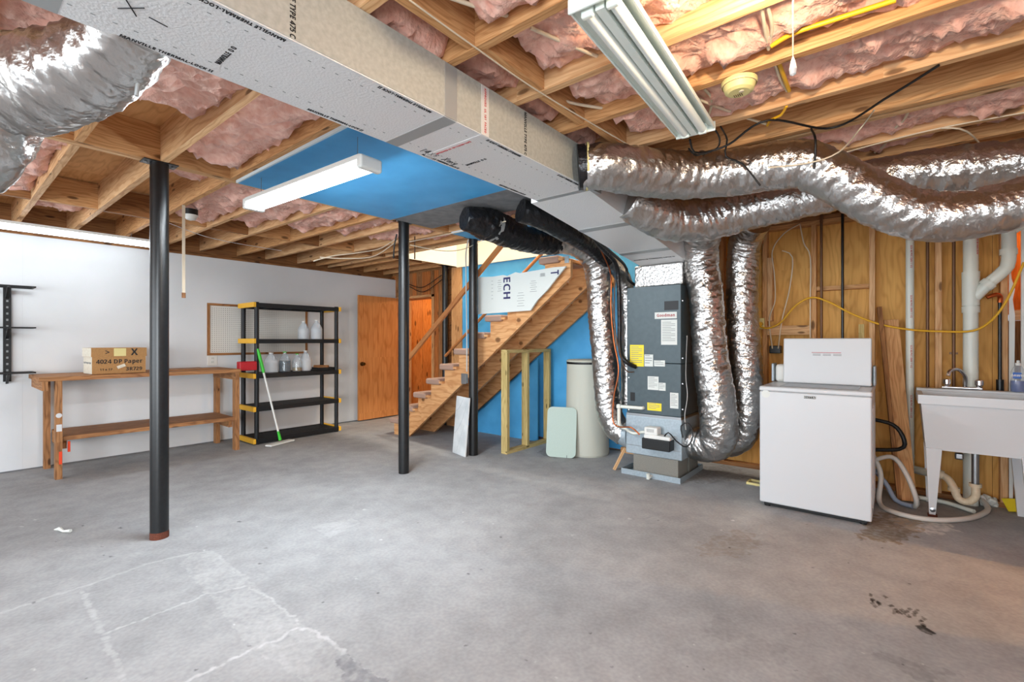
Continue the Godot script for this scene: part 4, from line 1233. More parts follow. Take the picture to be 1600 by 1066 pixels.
# ================================================================ left side: bench, shelves, wall things
func build_left() -> void:
	var o := thing("workbench", "long low worn wooden workbench with lower shelf along the white wall", "workbench", Vector3(-6.4, 0, -1.5))
	for k in 3:
		part("top_plank", wb().lohi(Vector3(-6.79 + 0.235 * k, 0.925, -2.36), Vector3(-6.558 + 0.235 * k, 0.965, -0.64)), M.bench, o)
	part("apron", wb().lohi(Vector3(-6.085, 0.84, -0.70), Vector3(-6.79, 0.924, -0.66)), M.bench, o)
	part("apron", wb().lohi(Vector3(-6.79, 0.84, -2.34), Vector3(-6.085, 0.924, -2.30)), M.bench, o)
	for l in [[-6.14, -0.775], [-6.74, -0.765], [-6.14, -2.325], [-6.74, -2.325]]:
		part("leg", wb().lohi(Vector3(l[0] - 0.04, 0.0, l[1] - 0.024), Vector3(l[0] + 0.04, 0.924, l[1] + 0.024)), M.bench, o)
	for k in 3:
		part("shelf_plank", wb().lohi(Vector3(-6.72 + 0.20 * k, 0.355, -2.30), Vector3(-6.524 + 0.20 * k, 0.395, -0.80)), M.bench, o)
	part("shelf_rail", wb().lohi(Vector3(-6.70, 0.27, -0.841), Vector3(-6.181, 0.354, -0.80)), M.bench, o)
	part("shelf_rail", wb().lohi(Vector3(-6.70, 0.27, -2.30), Vector3(-6.181, 0.354, -2.26)), M.bench, o)
	part("paint_mark", mb().lathe(Vector3(-6.0995, 0.60, -0.775), [Vector2(0.0, 0.0015), Vector2(0.022, 0.0)], 16, Basis(Vector3(0, 0, 1), Vector3(1, 0, 0), Vector3(0, 1, 0))), M.white, o, "white paint dab")
	part("paint_mark", mb().lohi(Vector3(-6.0998, 0.45, -0.795), Vector3(-6.0985, 0.515, -0.757)), M.white, o, "white paint dab")
	part("paint_mark", mb().lohi(Vector3(-6.0998, 0.14, -0.797), Vector3(-6.0985, 0.26, -0.775)), M.orange_paint, o, "orange paint streak")
	part("paint_mark", mb().lohi(Vector3(-6.16, 0.24, -0.86), Vector3(-6.14, 0.34, -0.842)), M.orange_paint, o, "orange tag under the shelf")

	# paper carton on the bench
	var b := thing("paper_carton", "brown and white paper carton with printed lid on the workbench", "box", Vector3(-6.37, 0.966, -1.25))
	var by := Basis(Vector3.UP, 0.05)
	var bc := Vector3(-6.37, 1.06, -1.24)
	part("carton", mb().box(bc, Vector3(0.30, 0.185, 0.44), by), M.cardboard, b)
	part("end_face", mb().box(bc + by * Vector3(0, 0, 0.221), Vector3(0.298, 0.183, 0.002), by), M.box_white, b, "white printed end")
	part("lid", mb().box(bc + Vector3(0, 0.125, 0), Vector3(0.315, 0.09, 0.455), by), M.cardboard, b)
	part("lid_end", mb().box(bc + Vector3(0, 0.125, 0) + by * Vector3(0, 0, 0.2285), Vector3(0.313, 0.088, 0.002), by), M.box_white, b, "white lid end")
	var bx := by.x
	words("4024 DP Paper", 0.042, bc + bx * 0.1515 + Vector3(0, 0.03, 0), -by.z, Vector3.UP, M.ink, b, "lettering", 0.95)
	words("3R729", 0.036, bc + bx * 0.1515 + Vector3(0, -0.05, 0) - by.z * 0.12, -by.z, Vector3.UP, M.ink, b)
	words("11 x 17", 0.022, bc + bx * 0.1515 + Vector3(0, -0.05, 0) + by.z * 0.11, -by.z, Vector3.UP, M.ink, b)
	words("Dual Purpose Paper", 0.020, bc + by.z * 0.2225 + Vector3(0, 0.02, 0), bx, Vector3.UP, M.grey_print, b)
	words("X", 0.07, bc + bx * 0.158 + Vector3(0, 0.125, 0) - by.z * 0.12, -by.z, Vector3.UP, M.ink, b)
	words(">", 0.05, bc + bx * 0.158 + Vector3(0, 0.125, 0) + by.z * 0.10, -by.z, Vector3.UP, M.ink, b)
	part("packing_tape", mb().box(bc + bx * 0.1583 + Vector3(0, 0.125, 0), Vector3(0.001, 0.08, 0.10), by), M.beige, b)
	part("torn_flap", mb().box(bc + bx * 0.16 + Vector3(0, -0.02, 0) - by.z * 0.01, Vector3(0.002, 0.03, 0.07), by * Basis(Vector3.RIGHT, 0.4)), M.box_white, b)
	one("wood_sheet", "thin dark board lying on the far end of the workbench", "board", mb().lohi(Vector3(-6.66, 0.966, -2.1), Vector3(-6.3, 0.978, -1.62)), M.walnut, Vector3(-6.5, 0.966, -1.9))
	one("red_box", "red plastic box on the workbench end beside the black shelf", "box", mb().rbox(Vector3(-6.17, 0.995, -2.46), Vector3(0.10, 0.11, 0.20), 0.012), M.red, Vector3(-6.17, 0.94, -2.46))

	# black plastic shelving with yellow corners
	var s := thing("shelving_unit", "black plastic shelving with yellow end caps beside the workbench", "shelf", Vector3(-6.42, 0, -3.14))
	var xs := [-6.63, -6.235]
	var zs := [-2.60, -3.69]
	var hs := [0.07, 0.47, 0.885, 1.325, 1.78]
	for k in 5:
		var y: float = hs[k]
		part("shelf_front", mb().lohi(Vector3(-6.235, y - 0.055, -3.715), Vector3(-6.205, y, -2.575)), M.shelf_black, s)
		part("shelf_back", mb().lohi(Vector3(-6.66, y - 0.055, -3.715), Vector3(-6.63, y, -2.575)), M.shelf_black, s)
		var slats := 9
		for q in slats:
			part("shelf_slat", mb().lohi(Vector3(-6.60 + q * 0.0415, y - 0.03, -3.69), Vector3(-6.575 + q * 0.0415, y - 0.004, -2.60)), M.shelf_black, s)
		for q in 4:
			part("shelf_rib", mb().lohi(Vector3(-6.63, y - 0.045, -2.86 - 0.26 * q), Vector3(-6.235, y - 0.008, -2.84 - 0.26 * q)), M.shelf_black, s)
		part("end_cap", mb().rbox(Vector3(-6.43, y - 0.025, -2.562), Vector3(0.47, 0.062, 0.035), 0.006), M.yellow, s, "yellow end cap")
		part("end_cap", mb().rbox(Vector3(-6.43, y - 0.025, -3.728), Vector3(0.47, 0.062, 0.035), 0.006), M.yellow, s, "yellow end cap")
	for x in xs:
		for z in zs:
			part("post", mb().lathe(Vector3(x, 0.0, z), [Vector2(0.027, 0.0), Vector2(0.027, 1.79)], 16), M.shelf_black, s)

	# jugs
	_jug(Vector3(-6.42, 1.326, -3.30), 0.072, 0.25, null, "clear plastic jug on the second shelf from the top, nearer the pegboard middle")
	_jug(Vector3(-6.36, 1.326, -3.46), 0.076, 0.27, null, "clear plastic jug with red mark on the second shelf from the top")
	_jug(Vector3(-6.42, 0.886, -2.86), 0.088, 0.26, null, "milky white empty jug on the middle shelf beside the mop handle")
	_jug(Vector3(-6.44, 0.886, -3.05), 0.075, 0.27, M.dark_oil, "jug of dark liquid on the middle shelf")
	_jug(Vector3(-6.38, 0.886, -3.19), 0.062, 0.24, M.oil, "clear jug with yellow oil on the middle shelf")
	_jug(Vector3(-6.42, 0.886, -3.33), 0.080, 0.28, null, "pale hazy jug on the middle shelf beside the dark tray")
	var tr := thing("metal_tray", "shallow dark metal tray with bottles laid in it on the middle shelf", "tray", Vector3(-6.42, 0.886, -3.56))
	part("tray_pan", mb().lohi(Vector3(-6.55, 0.886, -3.70), Vector3(-6.28, 0.892, -3.44)).lohi(Vector3(-6.55, 0.89, -3.70), Vector3(-6.545, 0.925, -3.44)).lohi(Vector3(-6.285, 0.89, -3.70), Vector3(-6.28, 0.925, -3.44)).lohi(Vector3(-6.55, 0.89, -3.445), Vector3(-6.28, 0.925, -3.44)).lohi(Vector3(-6.55, 0.89, -3.70), Vector3(-6.28, 0.925, -3.695)), M.shelf_black, tr)
	part("tray_load", mb().rod(Vector3(-6.5, 0.925, -3.50), Vector3(-6.33, 0.925, -3.62), 0.03), M.walnut, tr)
	one("flat_bar", "dark flat tool lying on the middle shelf in front of the tray", "tool", mb().lohi(Vector3(-6.36, 0.886, -3.46), Vector3(-6.27, 0.905, -3.37)), M.black, Vector3(-6.3, 0.886, -3.42))

	# mop leaning on the shelving
	var mp := thing("mop", "flat floor mop with white handle and green grip leaning on the black shelving", "mop", fl(438, 696))
	var m0 := fl(438, 694) + Vector3(0, 0.05, 0)
	var m1 := Vector3(-6.185, 1.17, -2.60)
	part("handle", mb().tube([m0, m1], [0.012], 12), M.white_plastic, mp)
	part("grip", mb().tube([m0.lerp(m1, 0.76), m0.lerp(m1, 0.79), m0.lerp(m1, 0.97), m0.lerp(m1, 1.03)], [0.014, 0.02, 0.019, 0.012], 12), M.green, mp, "green grip")
	part("joint", mb().tube([m0, m0.lerp(m1, 0.10)], [0.02, 0.014], 12), M.green, mp, "green joint")
	part("mop_head", mb().rbox(m0 + Vector3(0.0, -0.035, 0.0), Vector3(0.10, 0.022, 0.38), 0.008, Basis(Vector3.UP, 0.35)), M.white_plastic, mp)

	# pegboard on the wall
	var pg := thing("pegboard", "white pegboard with dark wooden frame on the wall behind the shelving", "pegboard", Vector3(XL, 1.14, -2.9))
	part("sheet", mb().lohi(Vector3(XL, 1.14, -3.54), Vector3(XL + 0.006, 1.76, -2.26)), M.peg, pg)
	part("frame_rail", wb().lohi(Vector3(XL, 1.755, -3.56), Vector3(XL + 0.016, 1.785, -2.24)), M.walnut, pg)
	part("frame_rail", wb().lohi(Vector3(XL, 1.115, -3.56), Vector3(XL + 0.016, 1.145, -2.24)), M.walnut, pg)
	part("frame_stile", wb().lohi(Vector3(XL, 1.145, -2.27), Vector3(XL + 0.016, 1.755, -2.24)), M.walnut, pg)
	part("frame_stile", wb().lohi(Vector3(XL, 1.145, -3.56), Vector3(XL + 0.016, 1.755, -3.53)), M.walnut, pg)
	var hl := mb()
	for i in 48:
		for j in 23:
			hl.box(Vector3(XL + 0.0062, 1.165 + j * 0.0254, -2.30 - i * 0.0254), Vector3(0.001, 0.007, 0.007))
	part("peg_holes", hl, M.hole, pg).set_meta("kind", "stuff")
	var ou := thing("wall_outlet", "white double outlet on the wall below the pegboard corner", "outlet", Vector3(XL, 1.0, -2.30))
	part("plate", mb().rbox(Vector3(XL + 0.004, 1.055, -2.30), Vector3(0.008, 0.145, 0.115), 0.004), M.white_plastic, ou)
	for y in [1.03, 1.08]:
		part("socket", mb().rbox(Vector3(XL + 0.009, y, -2.30), Vector3(0.004, 0.034, 0.034), 0.002), M.label_white, ou)
		part("slots", mb().lohi(Vector3(XL + 0.0112, y - 0.006, -2.309), Vector3(XL + 0.0118, y + 0.006, -2.306)).lohi(Vector3(XL + 0.0112, y - 0.006, -2.294), Vector3(XL + 0.0118, y + 0.006, -2.291)), M.black, ou)

	# black wall rack
	var rk := thing("wall_rack", "black metal wall rack with three bracket shelves on the white wall", "rack", Vector3(XL, 0.9, -0.45))
	part("standard", mb().lohi(Vector3(XL, 0.90, -0.52), Vector3(XL + 0.03, 1.83, -0.465)), M.black, rk)
	var sl := mb()
	for k in 14:
		sl.lohi(Vector3(XL + 0.0301, 0.94 + k * 0.062, -0.50), Vector3(XL + 0.0306, 0.96 + k * 0.062, -0.485))
	part("slot_row", sl, M.grey_print, rk).set_meta("kind", "stuff")
	for y in [0.995, 1.436, 1.835]:
		part("bracket_shelf", mb().lohi(Vector3(XL + 0.02, y - 0.012, -0.67), Vector3(XL + 0.27, y, -0.655)).lohi(Vector3(XL + 0.02, y - 0.012, -0.3), Vector3(XL + 0.27, y, -0.285)).lohi(Vector3(XL + 0.25, y - 0.012, -0.67), Vector3(XL + 0.27, y, -0.28)).lohi(Vector3(XL + 0.13, y - 0.01, -0.67), Vector3(XL + 0.145, y, -0.28)).lohi(Vector3(XL + 0.02, y - 0.012, -0.67), Vector3(XL + 0.035, y, -0.28)), M.black, rk)
		part("bracket_arm", mb().beam(Vector3(XL + 0.03, y - 0.11, -0.49), Vector3(XL + 0.2, y - 0.012, -0.49), 0.02, 0.015), M.black, rk)

	# debris on the slab
	var w := fl(85, 828)
	one("paper_scrap", "torn white paper scrap on the floor left of the near column", "paper", mb().tube([w, w + Vector3(0.05, 0.012, -0.02), w + Vector3(0.11, 0.008, -0.03), w + Vector3(0.16, 0.015, -0.06)], [0.004, 0.014, 0.008, 0.012], 5), M.label_white, w)
	# strap hanging from the joists beyond the near column, and the sensor next to it
	var sx := pxx(287, 330, -4.75)
	var stp := thing("strap", "pale cloth strap with dark end hanging from a joist beyond the near column", "strap", pxx(285, 330, -4.75))
	var s1 := pxx(287, 458, -4.75)
	part("webbing", mb().beam(Vector3(-4.75, H - 0.01, sx.z), Vector3(-4.75, s1.y, s1.z), 0.022, 0.005, Vector3.RIGHT), M.cord_white, stp)
	part("strap_end", mb().box(Vector3(-4.75, s1.y - 0.02, s1.z), Vector3(0.01, 0.045, 0.028)), M.walnut, stp, "dark strap end")
	var se := pxx(298, 345, -4.9)
	var sn := thing("ceiling_sensor", "small black and white sensor under the joists beyond the near column", "sensor", Vector3(-4.9, H - 0.01, se.z))
	part("base", mb().lathe(Vector3(-4.9, H - 0.05, se.z), [Vector2(0.055, 0.0), Vector2(0.055, 0.05)], 20), M.black, sn)
	part("lens", mb().lathe(Vector3(-4.9, H - 0.10, se.z), [Vector2(0.0, 0.0), Vector2(0.035, 0.01), Vector2(0.058, 0.05)], 20), M.white_plastic, sn)

func _jug(at: Vector3, r: float, h: float, fill, label: String) -> void:
	var o := thing("plastic_jug", label, "jug", at, "jugs on the black shelving")
	var prof := [Vector2(0.0, 0.0), Vector2(r * 0.95, 0.0), Vector2(r, 0.01), Vector2(r, h * 0.52), Vector2(r * 0.9, h * 0.62), Vector2(r * 0.55, h * 0.80), Vector2(r * 0.28, h * 0.90), Vector2(r * 0.28, h * 0.97)]
	part("bottle", mb().lathe(at, prof, 22), M.milk if fill == null else M.clear, o)
	part("cap", mb().lathe(at, [Vector2(r * 0.33, h * 0.955), Vector2(r * 0.33, h), Vector2(0.0, h)], 16), M.white_plastic if fill == null else M.green, o)
	part("jug_handle", mb().tube(curve([at + Vector3(r * 0.35, h * 0.86, 0), at + Vector3(r * 0.95, h * 0.80, 0), at + Vector3(r * 0.98, h * 0.60, 0)], 0.02), [0.010], 8), M.milk if fill == null else M.clear, o)
	if fill != null:
		part("liquid", mb().lathe(at, [Vector2(0.0, 0.004), Vector2(r * 0.93, 0.004), Vector2(r * 0.96, 0.012), Vector2(r * 0.96, h * (0.22 if fill == M.oil else 0.55)), Vector2(0.0, h * (0.22 if fill == M.oil else 0.55))], 22), fill, o)

# ================================================================ air handler
func _on_front(o: Node3D, u0: float, v0: float, u1: float, v1: float, mat: Material, lines: int, called := "label_sticker", z := -4.3285) -> void:
	var a := pz(u0, v0, z)
	var b := pz(u1, v1, z)
	sticker(o, (a + b) * 0.5, absf(b.x - a.x), absf(a.y - b.y), mat, lines, called)
func build_air_handler() -> void:
	var o := thing("air_handler", "dark grey upright air handler with stickers on a pale sheet metal base", "air handler", Vector3(-1.79, 0.2, -4.63))
	part("lower_panel", mb().rbox(Vector3(-1.79, 0.845, -4.60), Vector3(0.53, 0.488, 0.54), 0.006, Basis.IDENTITY, 1), M.cabinet, o)
	part("upper_panel", mb().rbox(Vector3(-1.79, 1.457, -4.60), Vector3(0.53, 0.73, 0.54), 0.006, Basis.IDENTITY, 1), M.cabinet, o)
	part("base_flange", mb().lohi(Vector3(-2.058, 0.575, -4.875), Vector3(-1.522, 0.599, -4.325)), M.steel, o)
	part("base_box", mb().rbox(Vector3(-1.79, 0.39, -4.61), Vector3(0.55, 0.375, 0.57), 0.01), M.galv, o, "pale galvanised base")
	part("base_crease", mb().lohi(Vector3(-2.055, 0.285, -4.324), Vector3(-1.525, 0.291, -4.322)), M.steel, o)
	part("outlet_plenum", mb().rbox(Vector3(-1.755, 1.925, -4.60), Vector3(0.47, 0.206, 0.48), 0.012), M.foil, o, "foil wrapped plenum")
	part("flue_collar", mb().tube([Vector3(-2.065, 0.36, -4.44), Vector3(-2.16, 0.36, -4.44)], [0.135, 0.118], 32), M.galv, o, "round sheet metal collar")
	_on_front(o, 1038, 471, 1060, 484, M.black, 0, "warning_plate")
	_on_front(o, 1023, 488.5, 1057.5, 497.5, M.label_white, 0, "name_plate")
	var g := pz(1040.2, 492.8, -4.3265)
	words("Goodman", 0.027, g, Vector3.RIGHT, Vector3.UP, plain(Color(0.62, 0.10, 0.10), 0.5), o, "lettering", 1.0)
	_on_front(o, 1033, 500, 1058, 539, M.label_white, 12)
	_on_front(o, 984.5, 539, 1006, 573, M.label_yellow, 9)
	_on_front(o, 1007, 554, 1020.5, 573, M.label_white, 4)
	_on_front(o, 1022, 563, 1039, 573, M.label_white, 3)
	_on_front(o, 1012, 588, 1029, 610, M.label_white, 7)
	_on_front(o, 1029.5, 598, 1040, 611, M.label_white, 4)
	_on_front(o, 1047, 613.5, 1060, 639, M.label_white, 8)
	_on_front(o, 1011.5, 629, 1033.5, 643, M.label_yellow, 4)
	_on_front(o, 985, 613, 992, 627, M.black, 0, "knockout_plug")
	for q in [[981, 470], [1065, 470], [1065, 560], [981, 590], [1065, 600], [1065, 640], [981, 640]]:
		part("screw", mb().rod(pz(q[0] + 1.5, q[1], -4.332), pz(q[0] + 1.5, q[1], -4.326), 0.006, 8), M.steel, o)
	# condensate drain in white pipe
	var a := pz(1003, 638, -4.30)
	var b := Vector3(-2.115, a.y, -4.28)
	part("drain_pipe", mb().tube([a + Vector3(0, 0, -0.03), a, b], [0.017], 12).tube([b + Vector3(0, 0.02, 0), b + Vector3(0, -0.19, 0)], [0.017], 12), M.pvc, o, "white drain pipe")
	part("pipe_elbow", mb().rbox(b, Vector3(0.048, 0.048, 0.048), 0.016), M.pvc, o)
	part("pipe_elbow", mb().rbox(b + Vector3(0, -0.19, 0), Vector3(0.048, 0.048, 0.048), 0.016), M.pvc, o)
	part("drain_hose", mb().tube(curve([b + Vector3(0, -0.19, 0.0), b + Vector3(0.08, -0.215, 0.01), b + Vector3(0.16, -0.245, 0.01), b + Vector3(0.24, -0.225, 0.0), b + Vector3(0.31, -0.22, -0.01)], 0.02), [0.014], 10), M.pvc, o)

	var p := thing("condensate_pump", "white condensate pump with black tank mounted on the air handler base", "pump", pz(1028, 699, -4.25))
	var p0 := pz(1006, 699, -4.25)
	var p1 := pz(1049, 683, -4.25)
	var cx := (p0.x + p1.x) * 0.5
	part("pump_tank", mb().rbox(Vector3(cx, 0.345, -4.262), Vector3(0.265, 0.10, 0.118), 0.008), M.black, p)
	part("pump_lid", mb().rbox(Vector3(cx + 0.01, 0.412, -4.262), Vector3(0.25, 0.036, 0.112), 0.01), M.white_plastic, p)
	part("motor_cover", mb().rbox(Vector3(cx - 0.05, 0.462, -4.262), Vector3(0.13, 0.075, 0.10), 0.014), M.white_plastic, p)
	var sl := mb()
	for k in 6:
		sl.lohi(Vector3(cx - 0.085 + k * 0.012, 0.455, -4.2115), Vector3(cx - 0.080 + k * 0.012, 0.485, -4.211))
	part("vent_slots", sl, M.grey_print, p)

	var pan := thing("drain_pan", "shallow metal drain pan on the floor under the air handler", "pan", Vector3(-1.8, 0, -4.6))
	part("pan_floor", mb().lohi(Vector3(-2.10, 0.0, -4.95), Vector3(-1.52, 0.004, -4.30)), M.galv, pan)
	part("pan_side", mb().lohi(Vector3(-2.10, 0.004, -4.303), Vector3(-1.52, 0.052, -4.30)), M.galv, pan)
	part("pan_side", mb().lohi(Vector3(-2.10, 0.004, -4.95), Vector3(-1.52, 0.052, -4.947)), M.galv, pan)
	part("pan_side", mb().lohi(Vector3(-2.10, 0.004, -4.947), Vector3(-2.097, 0.052, -4.303)), M.galv, pan)
	part("pan_side", mb().lohi(Vector3(-1.523, 0.004, -4.947), Vector3(-1.52, 0.052, -4.303)), M.galv, pan)
	part("pan_outlet", mb().tube([Vector3(-1.80, 0.022, -4.30), Vector3(-1.80, 0.022, -4.255)], [0.016], 12).tube([Vector3(-1.805, 0.055, -4.255), Vector3(-1.805, 0.004, -4.255)], [0.017], 12), M.pvc, pan)
	for k in 2:
		one("concrete_block", "weathered concrete block under the air handler base, " + ["front one", "rear one"][k], "block", mb().rbox(Vector3(-1.77, 0.1035, -4.46 - 0.30 * k), Vector3(0.44, 0.198, 0.26), 0.006, Basis.IDENTITY, 1), M.block, Vector3(-1.77, 0.0045, -4.46 - 0.30 * k), "blocks under the air handler")

	# refrigerant lines from the ceiling to the cabinet
	cable("black insulated refrigerant line bending into the air handler front", [Vector3(-2.04, 2.40, -3.3), Vector3(-2.06, 2.17, -3.75), Vector3(-2.09, 2.05, -4.15), Vector3(-2.10, 1.85, -4.24), Vector3(-2.10, 1.5, -4.26), Vector3(-2.10, 1.28, -4.26), Vector3(-2.07, 1.15, -4.25), Vector3(-2.0, 1.08, -4.26), Vector3(-1.965, 1.05, -4.325)], 0.022, M.black_foil, "", "refrigerant_line", "pipe")
	cable("thin copper line looping down in front of the left foil duct", [Vector3(-2.0, 2.40, -3.4), Vector3(-2.10, 2.12, -3.9), Vector3(-2.16, 1.95, -4.19), Vector3(-2.17, 1.6, -4.22), Vector3(-2.14, 1.3, -4.22), Vector3(-2.09, 1.02, -4.22), Vector3(-2.14, 0.75, -4.22), Vector3(-2.15, 0.52, -4.22), Vector3(-2.08, 0.47, -4.21), Vector3(-1.95, 0.48, -4.2), Vector3(-1.87, 0.42, -4.21)], 0.007, M.bright_copper, "", "copper_line", "pipe")
	cable("thin brown wire beside the copper line on the air handler", [Vector3(-2.12, 1.9, -4.2), Vector3(-2.13, 1.5, -4.215), Vector3(-2.09, 1.25, -4.21), Vector3(-2.03, 1.02, -4.25), Vector3(-1.98, 1.0, -4.325)], 0.005, M.copper)
	cable("dark conduit along the edge of the trunk duct", [Vector3(-1.93, 2.40, -2.7), Vector3(-1.98, 2.16, -3.6), Vector3(-2.02, 2.03, -4.2), Vector3(-2.02, 1.9, -4.28), Vector3(-2.02, 1.85, -4.5)], 0.014, M.black)
	cable("thin grey control wire down the right side of the air handler", [Vector3(-1.50, 1.35, -4.42), Vector3(-1.505, 1.0, -4.40), Vector3(-1.48, 0.8, -4.37), Vector3(-1.50, 0.62, -4.36), Vector3(-1.47, 0.50, -4.30)], 0.004, M.cord_grey)
	cable("black power cord coiled beside the condensate pump", [Vector3(-1.66, 0.40, -4.24), Vector3(-1.60, 0.47, -4.22), Vector3(-1.54, 0.40, -4.25), Vector3(-1.46, 0.35, -4.28), Vector3(-1.41, 0.45, -4.31), Vector3(-1.45, 0.56, -4.31), Vector3(-1.51, 0.53, -4.29), Vector3(-1.49, 0.43, -4.28)], 0.006, M.black)
	var wv := thing("wood_offcut", "short wooden offcut leaning beside the air handler pan", "board", Vector3(-2.17, 0, -4.42))
	part("plank", wb().beam(Vector3(-2.21, 0.0, -4.36), Vector3(-2.13, 0.22, -4.45), 0.03, 0.02), M.pine, wv)

# ================================================================ laundry corner
func build_laundry() -> void:
	var o := thing("washing_machine", "white top loading washing machine with its lid raised", "washer", Vector3(-0.485, 0, -4.48))
	part("body", mb().rbox(Vector3(-0.485, 0.468, -4.485), Vector3(0.71, 0.875, 0.67), 0.012), M.white, o)
	part("base_gap", mb().lohi(Vector3(-0.81, 0.012, -4.79), Vector3(-0.16, 0.032, -4.17)), M.black, o, "black plinth")
	for x in [-0.79, -0.18]:
		for z in [-4.77, -4.19]:
			part("foot", mb().lathe(Vector3(x, 0.0, z), [Vector2(0.022, 0.0), Vector2(0.022, 0.012), Vector2(0.012, 0.02)], 12), M.black, o)
	part("top_deck", mb().rbox(Vector3(-0.485, 0.925, -4.485), Vector3(0.716, 0.038, 0.676), 0.014), M.white, o)
	part("tub_opening", mb().rbox(Vector3(-0.46, 0.946, -4.40), Vector3(0.50, 0.004, 0.36), 0.002), M.steel, o)
	part("console", mb().rbox(Vector3(-0.485, 1.02, -4.74), Vector3(0.68, 0.155, 0.13), 0.03), M.white_plastic, o)
	part("console_end", mb().rbox(Vector3(-0.838, 1.025, -4.73), Vector3(0.022, 0.16, 0.14), 0.01), M.galv, o, "grey console end")
	part("console_end", mb().rbox(Vector3(-0.132, 1.025, -4.73), Vector3(0.022, 0.16, 0.14), 0.01), M.galv, o, "grey console end")
	var lb := Basis(Vector3.RIGHT, -0.06)
	var lid := part("lid", mb().rbox(Vector3(-0.445, 1.135, -4.60), Vector3(0.60, 0.375, 0.022), 0.010, lb), M.white, o)
	part("lid_label", mb().box(Vector3(-0.44, 1.205, -4.592), Vector3(0.20, 0.004, 0.001), lb), M.red_ink, lid)
	var pl := mb()
	for k in 4:
		pl.box(Vector3(-0.505, 1.192 - k * 0.009, -4.5915 - k * 0.0005), Vector3(0.055, 0.004, 0.001), lb)
		pl.box(Vector3(-0.435, 1.192 - k * 0.009, -4.5915 - k * 0.0005), Vector3(0.055, 0.004, 0.001), lb)
		pl.box(Vector3(-0.365, 1.192 - k * 0.009, -4.5915 - k * 0.0005), Vector3(0.055, 0.004, 0.001), lb)
	part("print_lines", pl, M.grey_print, lid)
	var bd := part("badge", mb().rbox(Vector3(-0.50, 0.878, -4.1485), Vector3(0.075, 0.018, 0.004), 0.002, Basis.IDENTITY, 1), M.ink, o, "dark name badge")
	words("MAYTAG", 0.013, Vector3(-0.50, 0.8785, -4.1462), Vector3.RIGHT, Vector3.UP, M.label_white, bd, "lettering", 1.05, true)
	part("round_sticker", mb().lathe(Vector3(-0.795, 0.885, -4.1495), [Vector2(0.030, 0.0), Vector2(0.0, 0.001)], 24, Basis(Vector3(1, 0, 0), Vector3(0, 0, 1), Vector3(0, -1, 0))), M.label_white, o)
	for z in [-4.30, -4.48, -4.66]:
		part("side_rib", mb().rbox(Vector3(-0.1295, 0.46, z), Vector3(0.008, 0.72, 0.10), 0.004), M.white, o)

	# laundry tub
	var t := thing("laundry_tub", "white plastic laundry tub on splayed legs beside the pipes", "sink", Vector3(0.45, 0, -4.9))
	var X0 := 0.128
	var X1 := 0.80
	var Z0 := -4.65
	var Z1 := -5.165
	var m := mb()
	# rim band, tapering basin outside and inside
	var loops := [[0.0, 0.90], [0.0, 0.835], [0.018, 0.833], [0.045, 0.50]]
	for k in 3:
		var a: Array = loops[k]
		var b: Array = loops[k + 1]
		_walls(m, X0 + a[0], X1 - a[0], Z1 + a[0], Z0 - a[0], a[1], X0 + b[0], X1 - b[0], Z1 + b[0], Z0 - b[0], b[1], 1.0)
	m.lohi(Vector3(X0 + 0.045, 0.495, Z1 + 0.045), Vector3(X1 - 0.045, 0.502, Z0 - 0.045))
	_walls(m, X0 + 0.03, X1 - 0.03, Z1 + 0.11, Z0 - 0.03, 0.90, X0 + 0.07, X1 - 0.07, Z1 + 0.13, Z0 - 0.07, 0.54, -1.0)
	var A := [Vector3(X0, 0.90, Z1), Vector3(X1, 0.90, Z1), Vector3(X1, 0.90, Z0), Vector3(X0, 0.90, Z0)]
	var B := [Vector3(X0 + 0.03, 0.90, Z1 + 0.11), Vector3(X1 - 0.03, 0.90, Z1 + 0.11), Vector3(X1 - 0.03, 0.90, Z0 - 0.03), Vector3(X0 + 0.03, 0.90, Z0 - 0.03)]
	m.ring_of(A, B)
	m.quad(Vector3(X0 + 0.07, 0.54, Z1 + 0.13), Vector3(X1 - 0.07, 0.54, Z1 + 0.13), Vector3(X1 - 0.07, 0.54, Z0 - 0.07), Vector3(X0 + 0.07, 0.54, Z0 - 0.07), Vector3.UP)
	part("basin", m, M.white, t)
	part("back_ledge", mb().rbox(Vector3((X0 + X1) * 0.5, 0.908, Z1 + 0.045), Vector3(X1 - X0, 0.024, 0.085), 0.008), M.white, t)
	for lx in [X0 + 0.05, X1 - 0.05]:
		for lz in [Z0 - 0.05, Z1 + 0.05]:
			var sx := 1.0 if lx < 0.4 else -1.0
			var poly := PackedVector2Array([Vector2(-0.004 * sx, 0.505), Vector2(0.085 * sx, 0.505), Vector2(0.048 * sx, 0.0), Vector2(0.014 * sx, 0.0)])
			part("leg", mb().prism(poly, Vector3(lx - 0.0 * sx, 0, lz + 0.02), Basis.IDENTITY, 0.035), M.white, t)
	part("rust_foot", mb().rbox(Vector3(X0 + 0.083, 0.008, Z0 - 0.046), Vector3(0.055, 0.016, 0.05), 0.004), M.rust, t, "rusty foot bracket")
	part("leg_screw", mb().lathe(Vector3(X0 + 0.083, 0.05, Z0 - 0.0295), [Vector2(0.018, 0.0), Vector2(0.0, 0.004)], 12, Basis(Vector3(1, 0, 0), Vector3(0, 0, 1), Vector3(0, -1, 0))), M.steel, t)
	# faucet
	var f := Vector3(0.40, 0.92, Z1 + 0.05)
	part("faucet_body", mb().rbox(f + Vector3(0, 0.012, 0), Vector3(0.24, 0.022, 0.05), 0.009), M.chrome, t, "chrome faucet")
